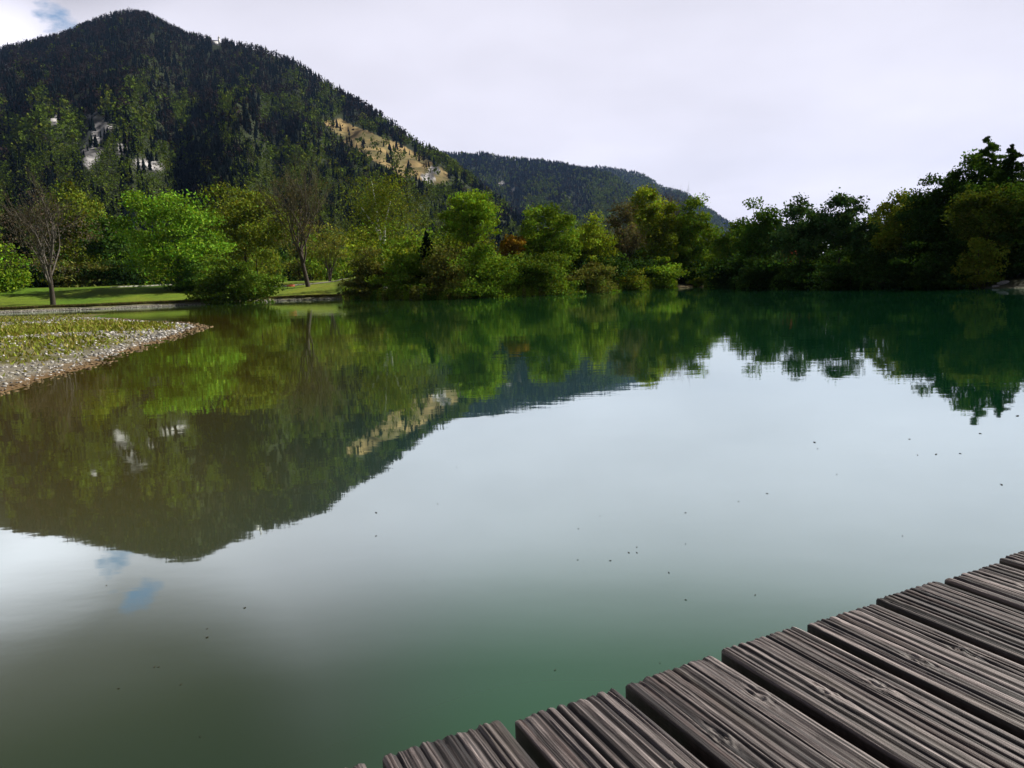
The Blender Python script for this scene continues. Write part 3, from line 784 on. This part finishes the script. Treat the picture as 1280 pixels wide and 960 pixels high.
_cx = [0, 40, 100, 160, 230, 300, 345, 420, 450, 470, 540, 600, 650, 690, 740, 780, 815, 863, 890, 905, 930, 975, 1020, 1045, 1085, 1130, 1175, 1205, 1240, 1280, 1340]
_cy = [255, 250, 245, 255, 255, 250, 262, 275, 270, 262, 278, 280, 298, 275, 284, 272, 262, 274, 290, 292, 272, 272, 268, 262, 276, 254, 230, 214, 204, 212, 216]
sp = []
for i in range(190):
    x = 445 + rng.random() * 880; off = 14 + 45 * rng.random()
    D = float(shore_r(az_of(x))) + off
    right = x > 895
    key = random.choice(['deep', 'deep', 'dark', 'spruce', 'blue']) if right else random.choice(['mid', 'olive', 'dark', 'mid', 'yellow', 'brownleaf'])
    top = np.interp(x, _cx, _cy) + 5 + 40 * rng.random() ** 1.5
    sp.append((x, top, D, 46 + 30 * rng.random(), key, 1500 if right else 900))
for i in range(110):
    x = 600 + rng.random() * 740; D = float(shore_r(az_of(x))) + 5 + 22 * rng.random()
    sp.append((x, 312 + 22 * rng.random(), D, 50 + 30 * rng.random(), random.choice(['deep', 'dark', 'deep']), 700))
wood('shore_wood', 'mixed wood filling the shore behind the front trees', sp)
sp = []
for i in range(330):
    x = -60 + rng.random() * 600; D = 232 + 330 * rng.random()
    if 325 < x < 455 and D < 260: D += 60
    gz = float(max(mount_h(np.array([az_of(x)]), np.array([D]))[0], 5))
    hh = 11 + 9 * rng.random()
    py = horizon_y(x) - (gz + hh - HCAM) / D * F
    key = random.choice(['mid', 'olive', 'olive', 'dark', 'spruce', 'spruce', 'brownleaf', 'yellow', 'mid'])
    sp.append((x, py, D, (8 + 5 * rng.random()) / D * F * (.6 if key == 'spruce' else 1), key, 620))
wood('foothill_wood', 'mixed green and dark wood at the foot of the mountain', sp, 1.2)

# ================================================================== BUILDINGS AND SMALL THINGS
def gable(g, c, L_, Wd, h, rise, rz, over=.4, th=.18, C=None):
    k, n = math.cos(rz), math.sin(rz)
    def tr(P): return np.asarray(P) @ np.array([[k, n, 0], [-n, k, 0], [0, 0, 1]]) + np.array(c)
    x = L_ / 2 + over
    for s in (-1, 1):
        a = np.array([[-x, 0, h + rise], [x, 0, h + rise], [x, s * (Wd / 2 + over), h - over * rise / (Wd / 2)], [-x, s * (Wd / 2 + over), h - over * rise / (Wd / 2)]])
        b = a + np.array([0, 0, th]); g.add(tr(np.concatenate([a, b])), [[0,1,2,3],[7,6,5,4],[0,4,5,1],[1,5,6,2],[2,6,7,3],[3,7,4,0]], None, C)

# church on the mountain ridge
az = az_of(272); Dc = 2150.0
_r_try = np.linspace(1400, 2400, 400)
hz = ridge_h(0, np.full(400, math.atan2(*ray(272, 53)[:2])), _r_try)
azc = math.atan2(*ray(272, 53)[:2]); e_c = ray(272, 57); e_c = e_c[2] / math.hypot(e_c[0], e_c[1])
_i = int(np.argmax((hz - HCAM) / _r_try > e_c)); Dc = float(_r_try[_i] if _i else 2100); zc0 = float(hz[_i] if _i else 2100 * e_c)
cl_ = np.array([Dc * math.sin(azc), Dc * math.cos(azc), zc0])
ch = thing('church', 'tiny white church with a pointed tower on the mountain shoulder', 'church', cl_, -azc)
g = Geo(); g.box((-7, 0, 3.5), (16, 8, 11), 0, C3(.8, .79, .77)); g.build('nave', M_PAINT, ch)
g = Geo(); gable(g, (-7, 0, 0), 16, 8, 9, 3.5, 0, .4, .25, C3(.30, .28, .28)); g.build('roof', M_PAINT, ch)
g = Geo(); g.box((4, 0, 7), (5.5, 5.5, 20), 0, C3(.82, .81, .8)); tw = g.build('tower', M_PAINT, ch)
g = Geo(); s = 3.0; g.add([[4 - s, -s, 17], [4 + s, -s, 17], [4 + s, s, 17], [4 - s, s, 17], [4, 0, 26]], [[3, 2, 1, 0]], [[0, 1, 4], [1, 2, 4], [2, 3, 4], [3, 0, 4]], C3(.7, .69, .68)); g.build('spire', M_PAINT, tw)
for k in range(3):
    g = Geo(); g.box((-11 + 4 * k, -4.06, 4.5), (1.2, .1, 3), 0, C3(.05, .05, .06)); g.build('window', M_PAINT, ch)

# red roofed house behind the right shore
az = az_of(994); Dh = float(shore_r(az)) + 9.5
hb = np.array([Dh * math.sin(az), Dh * math.cos(az), 0]); hb[2] = float(ground_z(hb[:1], hb[1:2])[0])
ho = thing('house', 'small house with a red tiled roof half hidden by dark trees', 'house', hb, -az + .25); ho.scale = (.72, .72, .86)
g = Geo(); g.box((0, 0, .9), (3.6, 3.0, 2.6), 0, C3(.04, .03, .026))
for xx in (-1.78, 1.78):
    g.add([[xx - .02, -1.5, 2.19], [xx - .02, 1.5, 2.19], [xx - .02, 0, 3.5], [xx + .02, -1.5, 2.19], [xx + .02, 1.5, 2.19], [xx + .02, 0, 3.5]], [[0, 1, 4, 3], [1, 2, 5, 4], [2, 0, 3, 5]], [[0, 2, 1], [3, 4, 5]], C3(.04, .03, .026))
g.build('wall', M_MATTE, ho)
g = Geo(); gable(g, (0, 0, 0), 3.6, 3.0, 2.2, 1.35, 0, .4, .12, C3(.17, .032, .02)); rf = g.build('roof', M_MATTE, ho)
g = Geo(); g.box((.9, .4, 3.4), (.4, .4, 1.0), 0, C3(.3, .15, .1)); g.build('chimney', M_MATTE, rf)
for xx in (-.9, .9):
    g = Geo(); g.box((xx, -1.53, 1.2), (.7, .06, .9), 0, C3(.16, .14, .13)); wf = g.build('window', M_MATTE, ho)
    g = Geo(); g.box((xx, -1.575, 1.2), (.56, .04, .76), 0, C3(.03, .035, .04)); g.build('pane', M_MATTE, wf)

# bench on the lawn
az = az_of(364); Db = float(shore_r(az)) + 31
bb = np.array([Db * math.sin(az), Db * math.cos(az), 0]); bb[2] = float(ground_z(bb[:1], bb[1:2])[0])
be = thing('bench', 'orange red wooden bench on the lawn beside the leaning tree', 'bench', bb, -az)
ORG = C3(.55, .12, .035)
g = Geo()
for k in range(4): g.box((0, -.22 + .14 * k, .48), (2.0, .12, .045), 0, ORG)
g.build('seat', M_PAINT, be)
g = Geo()
for k in range(3): g.box((0, .30 + .03 * k, .62 + .16 * k), (2.0, .04, .13), 0, ORG)
g.build('backrest', M_PAINT, be)
for xx in (-.8, .8):
    g = Geo(); g.box((xx, -.18, .2), (.09, .09, .5), 0, C3(.05, .04, .03)); g.box((xx, .36, .48), (.09, .07, 1.05), 0, C3(.05, .04, .03)); g.box((xx, .08, .43), (.085, .5, .05), 0, C3(.05, .04, .03))
    g.build('leg', M_PAINT, be)

# gravel path behind the lawn
def strip(name, label, xs, off, wd, col):
    V = []
    for x in np.linspace(*xs, 60):
        az = az_of(x); D0 = float(shore_r(az)) * 0 + np.interp(x, [0, 150, 300, 450], [off, off, off + 6, off + 8])
        for D in (D0 - wd / 2, D0 + wd / 2):
            p = np.array([D * math.sin(az), D * math.cos(az)]); V.append([p[0], p[1], 0])
    V = np.array(V); 
    zz = ground_z(V[:, 0], V[:, 1]).reshape(-1, 2).max(1).repeat(2) + .06; V[:, 2] = zz
    B = V - np.array([0, 0, .4]); n = len(V); P = np.concatenate([V, B])
    i = np.arange(0, n - 2, 2)
    Q = np.concatenate([np.stack([i, i + 2, i + 3, i + 1], -1), np.stack([i + n, i + 2 + n, i + 2, i], -1)])
    o = make_mesh(name, P, Q, None, M_STONE, np.broadcast_to(col, (len(P), 3)), True); tag(o, label, 'path', kind='structure')
strip('path', 'pale gravel path along the back of the lawn', (140, 462), 197, 2.6, C3(.42, .39, .35))

# stones
ico_v = None
def stone_base():
    t = (1 + 5 ** .5) / 2
    V = unit(np.array([[-1,t,0],[1,t,0],[-1,-t,0],[1,-t,0],[0,-1,t],[0,1,t],[0,-1,-t],[0,1,-t],[t,0,-1],[t,0,1],[-t,0,-1],[-t,0,1]], float))
    T_ = np.array([[0,11,5],[0,5,1],[0,1,7],[0,7,10],[0,10,11],[1,5,9],[5,11,4],[11,10,2],[10,7,6],[7,1,8],[3,9,4],[3,4,2],[3,2,6],[3,6,8],[3,8,9],[4,9,5],[2,4,11],[6,2,10],[8,6,7],[9,8,1]])
    return V, T_
IV, IT = stone_base()
def stones(name, label, P, size, tint, kind='stuff', cat='stones'):
    n = len(P)
    sc = size[:, None] * (np.array([1, .8, .5]) * (.7 + .6 * rng.random((n, 3))))
    th = rng.random(n) * 6.28
    V = IV[None] * (1 + .22 * rng.normal(size=(n, 12, 1))) * sc[:, None]
    c, s_ = np.cos(th)[:, None], np.sin(th)[:, None]
    V = np.stack([V[..., 0] * c - V[..., 1] * s_, V[..., 0] * s_ + V[..., 1] * c, V[..., 2]], -1) + P[:, None]
    T_ = IT[None] + (np.arange(n) * 12)[:, None, None]
    o = make_mesh(name, V.reshape(-1, 3), None, T_.reshape(-1, 3), M_STONE, np.repeat(tint, 12, 0), False)
    return tag(o, label, cat, kind=kind)
# pebbles on the spit: dense along the rim, patchy further in
cand = np.stack([-60 + 55 * rng.random(260000), 8 + 62 * rng.random(260000)], -1)
cand = cand[np.hypot(cand[:, 0], cand[:, 1]) < 75]
s = pen_sd(cand[:, 0], cand[:, 1]); u_, v_ = project(np.c_[cand, 0 * cand[:, 0]])
pn_ = fbm(cand[:, 0] * .22 + 5, cand[:, 1] * .16, 4)
dist = np.hypot(cand[:, 0], cand[:, 1])
pr = np.exp(-np.maximum(s - .5, 0) / .9) * .9 + .6 * sstep(.42, .58, pn_) + .06 * (1 - sstep(14, 26, s)) + .02
k = (s > -.5) & (u_ > -40) & (rng.random(len(s)) < pr * np.clip(26 / dist, .2, 1.4) * .75)
cand = cand[k]; s = s[k]; dist = dist[k]
z = ground_z(cand[:, 0], cand[:, 1])
size = (.011 + .048 * rng.random(len(s)) ** 4) * np.clip(dist / 20, 1, 1.9)
br = .12 + .52 * rng.random((len(s), 1)) ** 1.6
tint = C3(1, .96, .90) * br
wet = (s < .16 + .34 * rng.random(len(s)) ** 2)[:, None]; tint = np.where(wet, C3(.15, .10, .048) * (.4 + rng.random((len(s), 1))), tint)
stones('gravel', 'pale and wet brown pebbles along the spit', np.c_[cand, z + size * .12], size, tint)
n = 9000; xs = -40 + 465 * rng.random(n); tab = np.linspace(-40, 425, 200)
az = np.interp(xs, tab, [az_of(x) for x in tab]); rr = shore_r(az) + .1 + 1.9 * rng.random(n) ** 1.6
p = np.c_[rr * np.sin(az), rr * np.cos(az)]
stones('gravel', 'pale pebbles along the foot of the lawn', np.c_[p, ground_z(p[:, 0], p[:, 1]) + .03], (.05 + .13 * rng.random(n) ** 2.5), C3(1, .94, .82) * (.08 + .34 * rng.random((n, 1)) ** 1.5))
# low turf on the spit
cand = np.stack([-75 + 72 * rng.random(230000), 8 + 85 * rng.random(230000)], -1)
s = pen_sd(cand[:, 0], cand[:, 1]); u_, v_ = project(np.c_[cand, 0 * cand[:, 0]]); dist = np.hypot(cand[:, 0], cand[:, 1])
pn_ = fbm(cand[:, 0] * .22 + 5, cand[:, 1] * .16, 4)
k = (s > .5) & (u_ > -40) & (rng.random(len(s)) < (1.1 - .9 * sstep(.42, .58, pn_)) * sstep(.4, 2.0, s) * np.clip(30 / dist, .25, 1))
cand = cand[k]; dist = dist[k]; n = len(cand)
z = ground_z(cand[:, 0], cand[:, 1])
hgt = (.03 + .07 * rng.random(n)) * np.clip(dist / 22, 1, 1.9); a = rng.random(n) * 6.28; wd = hgt * .45
dx = np.cos(a) * wd; dy = np.sin(a) * wd; ln = rng.normal(size=(n, 2)) * hgt[:, None] * .5
V = np.stack([np.c_[cand[:, 0] - dx, cand[:, 1] - dy, z - .01], np.c_[cand[:, 0] + dx, cand[:, 1] + dy, z - .01], np.c_[cand + ln, z + hgt]], 1).reshape(-1, 3)
tg = np.where(rng.random((n, 1)) < .7, C3(.19, .23, .032), C3(.30, .26, .08)) * (.7 + .6 * rng.random((n, 1)))
o = make_mesh('grass', V, None, np.arange(3 * n).reshape(-1, 3), M_LEAF, np.repeat(tg, 3, 0)); tag(o, 'thin short turf growing through the gravel spit', 'grass', kind='stuff')
# tall grass fringe above the far gravel rim
n = 26000; xs = 0 - 40 + rng.random(n) * 470; azr = np.array([az_of(x) for x in np.linspace(-40, 430, 200)])
az = np.interp(xs, np.linspace(-40, 430, 200), azr); rr = shore_r(az) + 2.9 + 2.2 * rng.random(n) ** 1.5
p = np.c_[rr * np.sin(az), rr * np.cos(az)]; z = ground_z(p[:, 0], p[:, 1]); hgt = .15 + .35 * rng.random(n); a = rng.random(n) * 6.28; wd = .05 + .05 * rng.random(n)
dx = np.cos(a) * wd; dy = np.sin(a) * wd; ln = rng.normal(size=(n, 2)) * .12
V = np.stack([np.c_[p[:, 0] - dx, p[:, 1] - dy, z - .02], np.c_[p[:, 0] + dx, p[:, 1] + dy, z - .02], np.c_[p + ln, z + hgt]], 1).reshape(-1, 3)
tg = np.where(rng.random((n, 1)) < .5, C3(.09, .10, .03), C3(.16, .12, .06)) * (.6 + .6 * rng.random((n, 1)))
o = make_mesh('grass', V, None, np.arange(3 * n).reshape(-1, 3), M_LEAF, np.repeat(tg, 3, 0)); tag(o, 'dry grass fringe above the pale gravel rim', 'grass', kind='stuff')

# pale boulders on the right shore
for px_, py_, sz, lab in [(1223, 347, .35, 'low flat grey stone at the water, leftmost of the right shore stones'), (1247, 338, .22, 'palest stone, highest on the right shore near the picture edge'),
                          (1255, 343, .34, 'long grey stone just below the palest stone on the right shore'), (1246, 350, .2, 'small grey stone at the waterline below the palest stone')]:
    az = az_of(px_); D = float(shore_r(az)) + (355 - py_) * .16
    p = np.array([D * math.sin(az), D * math.cos(az), 0.]); p[2] = max(0, float(ground_z(p[:1], p[1:2])[0]))
    bm = unit(rng.normal(size=(1, 3)))
    import bmesh
    b = bmesh.new(); bmesh.ops.create_icosphere(b, subdivisions=3, radius=1)
    for vtx in b.verts:
        q = vtx.co
        nf = .75 + .5 * float(fbm(q.x * 1.6 + px_, q.y * 1.6 + q.z, 3))
        vtx.co = mathutils.Vector((q.x * sz * 1.35 * nf, q.y * sz * nf, q.z * sz * .55 * nf))
    me = bpy.data.meshes.new('rock'); b.to_mesh(me); b.free()
    ca = me.color_attributes.new('tint', 'FLOAT_COLOR', 'POINT')
    for e in ca.data: e.color = (.27, .26, .27, 1)
    me.materials.append(M_STONE)
    o = bpy.data.objects.new('rock', me); COL.objects.link(o); o.location = p + np.array([0, 0, sz * .15])
    tag(o, lab, 'rock')

# specks of flotsam: curled seed husks lying on the water
seeds = [(571,584),(547,630),(470,641),(470,670),(530,726),(750,645),(723,661),(796,684),(786,691),(796,691),(722,700),(763,701),(836,716),(857,680),(857,641),(857,750),(694,838),(825,829),
         (1018,553),(1022,561),(1046,593),(959,617),(923,627),(1137,549),(1147,569),(1170,568),(1200,567),(1225,542),(1252,606),(1128,670),(1046,455),(944,744),(1272,520),
         (133,732),(306,760),(259,786),(259,797),(193,834),(198,834),(148,861),(226,856),(250,921),(318,672)]
def seed_mesh():
    g = Geo()
    n = 9; t = np.linspace(-1, 1, n)
    hw = np.sqrt(np.maximum(1 - t ** 2, 0)) * .42
    V = []
    for k in range(n):
        for s in (-1, 0, 1): V.append([t[k], s * hw[k], (.30 * abs(s) + .12 * t[k] ** 2)])
    for k in range(n):
        for s in (-1, 0, 1): V.append([t[k], s * hw[k] * .9, (.30 * abs(s) + .12 * t[k] ** 2) - .18])
    m = n * 3; Q = []
    for k in range(n - 1):
        for s in range(2):
            a = k * 3 + s; Q.append([a, a + 3, a + 4, a + 1]); Q.append([a + m, a + 1 + m, a + 4 + m, a + 3 + m])
        for s in (0, 2):
            a = k * 3 + s; Q.append([a, a + m, a + 3 + m, a + 3])
    g.add(np.array(V), Q, None, C3(.055, .045, .035))
    g.tube([(.95, 0, .1), (1.4, .05, .25), (1.7, .15, .5)], [.09, .07, .04], 5, C3(.06, .05, .03))
    return g
o0 = None
for i, (x, y) in enumerate(seeds):
    p = at_z(x, y, 0.0)
    if o0 is None: o = o0 = seed_mesh().build('seed_husk', M_BARK)
    else: o = o0.copy(); COL.objects.link(o)
    D = math.hypot(p[0], p[1]); sz = (.0042 + .0035 * rng.random()) * np.clip(D / 4.5, .6, 3)
    o.location = (p[0], p[1], .16 * sz); o.scale = (sz, sz, sz); o.rotation_euler = (0, 0, rng.random() * 6.28)
    tag(o, 'tiny dark curled seed husk floating on the open water', 'seed husk', 'seed husks floating on the lake')

# ================================================================== JETTY
ZD = .90
cA = at_z(476, 941, ZD)[:2]; cB = at_z(1180, 721.5, ZD)[:2]
PITCH = np.linalg.norm(cB - cA) / 6; E = (cB - cA) / np.linalg.norm(cB - cA); NL = np.array([E[1], -E[0]])   # E along the edge, NL along the planks towards us
jet = thing('jetty', 'weathered grooved plank jetty at the bottom right', 'jetty', (cA[0], cA[1], 0), math.atan2(E[1], E[0]))
def wood_material():
    m, nt, out = new_mat('weathered_plank')
    at = N(nt, 'ShaderNodeAttribute', attribute_name='tint')
    tc = nt.nodes.new('ShaderNodeTexCoord')
    mp = nt.nodes.new('ShaderNodeMapping'); mp.inputs['Scale'].default_value = (1, .045, 1); L(nt, tc.outputs['Object'], mp.inputs[0])
    a = noise_n(nt, 420, 4, mp.outputs[0], .6); b = noise_n(nt, 900, 2, tc.outputs['Object'], .6)
    v = ramp(nt, a.outputs[0], [(.32, .42), (.68, 1.65)]); v2 = ramp(nt, b.outputs[0], [(.3, .72), (.7, 1.28)])
    c = mixc(nt, 1.0, mixc(nt, 1.0, at.outputs['Color'], v, 'MULTIPLY'), v2, 'MULTIPLY')
    d = nt.nodes.new('ShaderNodeBsdfPrincipled'); d.inputs['Roughness'].default_value = .58; d.inputs['Specular IOR Level'].default_value = .5
    bp = nt.nodes.new('ShaderNodeBump'); bp.inputs['Strength'].default_value = .55; bp.inputs['Distance'].default_value = .0015
    L(nt, math_n(nt, 'ADD', a.outputs[0], math_n(nt, 'MULTIPLY', b.outputs[0], .5)), bp.inputs['Height']); L(nt, bp.outputs[0], d.inputs['Normal'])
    L(nt, c, d.inputs['Base Color']); L(nt, d.outputs[0], out.inputs[0]); return m
M_PLANK = wood_material()
KN = {i: ([(.2 + .6 * random.random(), .10 + .30 * random.random())] if random.random() < .5 else []) for i in range(-4, 22)}
SCREWS = [(.24, .178), (.78, .182)]
KN[2] = [(.20, .175), (.89, .128)]; KN[3] = [(.28, .178), (.74, .20)]; KN[4] = [(.29, .18), (.80, .193)]
def plank(i):
    hi = -2 <= i <= 9
    nu = 170 if hi else 40
    vs = np.concatenate([np.linspace(0, 1.3, 260), np.linspace(1.31, 3.4, 60)]) if hi else np.linspace(0, 3.4, 60)
    gapw = .020 + .004 * rng.random(); Wp = PITCH - gapw; TK = .042
    us = np.linspace(0, 1, nu); Uu, Vv = np.meshgrid(us, vs, indexing='ij')
    sd_ = i * 37.7
    uw = Uu + .0035 * (fbm(Vv * 1.7 + sd_, Uu * 2 + sd_, 3) - .5) * 2
    kn = np.zeros_like(Uu); kdent = np.zeros_like(Uu)
    for (ku, kv) in KN.get(i, []):
        q = np.exp(-((Uu - ku) / .07) ** 2 - ((Vv - kv) / .045) ** 2)
        uw = uw + np.sign(Uu - ku) * -.035 * q * np.minimum(1, np.abs(Uu - ku) / .02)
        kn = np.maximum(kn, np.exp(-(((Uu - ku) * Wp / .012) ** 2 + ((Vv - kv) / .026) ** 2)))
    # milled grooves, weathered open
    ng = int(rng.integers(10, 12)); rid = np.clip(np.floor(uw * ng), 0, ng - 1).astype(int)
    pos = (np.arange(1, ng) + .12 * rng.normal(size=ng - 1)) / ng
    Gd = np.zeros_like(Uu)
    for k, p0 in enumerate(pos):
        wg = (.17 + .09 * rng.random()) / ng; dp = .65 + .5 * rng.random()
        md_ = dp * np.clip(.55 + .8 * fbm(Vv * 2.6 + k * 5 + sd_, k * 3.1 + 0 * Vv, 3), 0, 1.1)
        Gd = np.maximum(Gd, md_ * np.exp(-np.abs((uw - p0) / wg) ** 2))
    fine = fbm(uw * 60 + sd_, Vv * 2.0, 3)
    cr = sstep(.62, .74, fbm(uw * 34 + 50 + sd_, Vv * 1.3 + sd_, 2))       # narrow drying cracks
    z = -.0036 * Gd - .0020 * cr - .0011 * (1 - fine) - .0008 * (1 - fbm(uw * 150 + sd_, Vv * 14, 2))
    z += .0042 * kn * (fbm(Uu * 34 + sd_, Vv * 80, 2) - .45) * 2
    ed = np.minimum(Uu, 1 - Uu) * Wp
    z -= .0025 * np.exp(-(ed / .0025)) + .0015 * np.exp(-Vv / .003)
    z -= .0015 * sstep(.52, .7, fbm(Uu * 12 + sd_, Vv * 30 + 4, 3)) * np.exp(-Vv / .05)
    y0 = .006 * rng.normal(); tilt = .0012 * rng.normal(); dz = .002 * rng.normal()
    Xp = i * PITCH + Uu * Wp + .0012 * (fbm(Vv * 12 + sd_, 0 * Vv, 2) - .5)
    Yp = -(Vv + y0) - .006 * (fbm(Uu * 14 + sd_, 0 * Uu + 2, 3) - .5) * np.exp(-Vv / .02)
    Zp = ZD + z + dz + tilt * (Uu - .5)
    Vt = np.stack([Xp, Yp, Zp], -1)
    tone = .36 * (.78 + .44 * rng.random())
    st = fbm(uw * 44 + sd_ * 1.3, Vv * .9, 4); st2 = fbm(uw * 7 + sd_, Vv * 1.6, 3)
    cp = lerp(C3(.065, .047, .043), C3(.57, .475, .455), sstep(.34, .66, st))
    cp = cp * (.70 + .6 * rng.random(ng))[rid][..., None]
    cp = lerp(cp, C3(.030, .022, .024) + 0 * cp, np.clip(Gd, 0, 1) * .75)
    cp = lerp(cp, C3(.022, .017, .019) + 0 * cp, sstep(.54, .72, fbm(uw * 40 + sd_ + 9, Vv * 1.1, 3)) * .85)
    cp = lerp(cp, C3(.11, .048, .034) + 0 * cp, sstep(.58, .74, st2) * .6)
    cp = lerp(cp, C3(.17, .14, .11) + 0 * cp, sstep(.60, .75, fbm(Uu * 3 + sd_, Vv * 3 + 7, 3)) * .5)
    cp = lerp(cp, C3(.62, .55, .52) + 0 * cp, np.clip(kn * 1.6, 0, 1) * sstep(.55, .62, fbm(Uu * 50, Vv * 90 + sd_, 2)))
    cp = cp * tone
    n1_, n2_ = Uu.shape
    # closed shape: top grid + skirts + underside
    top = Vt.reshape(-1, 3); idx = np.arange(n1_ * n2_).reshape(n1_, n2_)
    Q = [np.stack([idx[:-1, :-1], idx[:-1, 1:], idx[1:, 1:], idx[1:, :-1]], -1).reshape(-1, 4)[:, ::-1]]
    ring = np.concatenate([idx[:, 0], idx[-1, 1:], idx[-2::-1, -1], idx[0, -2:0:-1]])
    Vall = [top]; Call = [cp.reshape(-1, 3)]; base = len(top); prev = ring; m_ = len(ring)
    for lev in (.010, .028, TK):
        B = top[ring].copy(); B[:, 2] = ZD - lev + dz; 
        Vall.append(B); cur = base + np.arange(m_); base += m_
        Call.append(np.clip(cp.reshape(-1, 3)[ring] * .0 + C3(.030, .022, .021) * (.6 + .8 * rng.random((m_, 1))), 0, 1))  # plank sides painted dark: shade of the gaps put into the colour
        Q.append(np.stack([prev, np.roll(prev, -1), np.roll(cur, -1), cur], -1)[:, ::-1]); prev = cur
    cx = len(prev)
    V = np.concatenate(Vall); C = np.concatenate(Call)
    # flip orientation for consistency
    Qa = np.concatenate(Q)
    V = np.concatenate([V, [[i * PITCH + Wp / 2, -1.7, ZD - TK + dz]]]); C = np.concatenate([C, [C3(.04, .03, .03)]])
    Tt = np.stack([prev, np.roll(prev, -1), np.full(m_, len(V) - 1)], -1)
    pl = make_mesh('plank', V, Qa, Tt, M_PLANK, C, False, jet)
    for (ku, kv) in SCREWS:          # countersunk screws above the first joist
        g = Geo(); th = np.arange(12) * math.pi / 6; cx_, cy_ = i * PITCH + ku * Wp, -(kv + y0); zt = ZD - .0032 + dz
        ri = [np.c_[cx_ + r_ * np.cos(th), cy_ + r_ * np.sin(th), np.full(12, z_)] for r_, z_ in ((.0046, zt - .008), (.0046, zt), (.0036, zt + .0007), (.0014, zt + .0007), (.0012, zt - .001))]
        Vs = np.concatenate(ri + [np.array([[cx_, cy_, zt - .001]])])
        Qs = [[a * 12 + b, a * 12 + (b + 1) % 12, (a + 1) * 12 + (b + 1) % 12, (a + 1) * 12 + b] for a in range(4) for b in range(12)]
        g.add(Vs, Qs, [[48 + b, 48 + (b + 1) % 12, 60] for b in range(12)], C3(.10, .085, .08)); g.build('screw', M_BARK, pl)
    return pl
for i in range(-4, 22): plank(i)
# nothing above the planks; joists and posts carry them underneath
for yy in (-.18, -1.6, -3.0):
    g = Geo(); g.box((9 * PITCH, yy, ZD - .042 - .003 - .075), (26.4 * PITCH, .10, .15), 0, C3(.05, .04, .035)); g.build('joist', M_BARK, jet)
for xx in (-2 * PITCH, 6 * PITCH, 13 * PITCH, 20 * PITCH):
    for yy in (-.29, -2.88):
        g = Geo(); g.tube([(xx, yy, -1.6), (xx, yy, -.2), (xx, yy, ZD - .06)], [.08, .08, .075], 12, C3(.05, .04, .034)); g.build('post', M_BARK, jet)

# ------------------------------------------------------------------ air
g = Geo(); g.box((0, 0, 595), (16400, 16400, 1200), 0)
hm, nt, out = new_mat('air')
pv = nt.nodes.new('ShaderNodeVolumePrincipled'); pv.inputs['Color'].default_value = (.34, .55, 1, 1); pv.inputs['Density'].default_value = 2.3e-5
pv.inputs['Anisotropy'].default_value = .2
L(nt, pv.outputs[0], out.inputs['Volume'])
hz_ = g.build('haze', hm); tag(hz_, 'thin blue valley air', 'haze', kind='stuff')

# ================================================================== RENDER SETTINGS
SC.view_settings.view_transform = 'Standard'; SC.view_settings.look = 'None'
SC.view_settings.exposure = .6; SC.view_settings.gamma = 1; SC.view_settings.use_curve_mapping = False
SC.render.engine = 'CYCLES'
SC.cycles.max_bounces = 5; SC.cycles.diffuse_bounces = 2; SC.cycles.glossy_bounces = 2; SC.cycles.transmission_bounces = 3; SC.cycles.transparent_max_bounces = 4
SC.cycles.use_denoising = True; SC.cycles.denoiser = 'OPENIMAGEDENOISE'; SC.cycles.denoising_input_passes = 'RGB_ALBEDO_NORMAL'; SC.cycles.denoising_prefilter = 'ACCURATE'
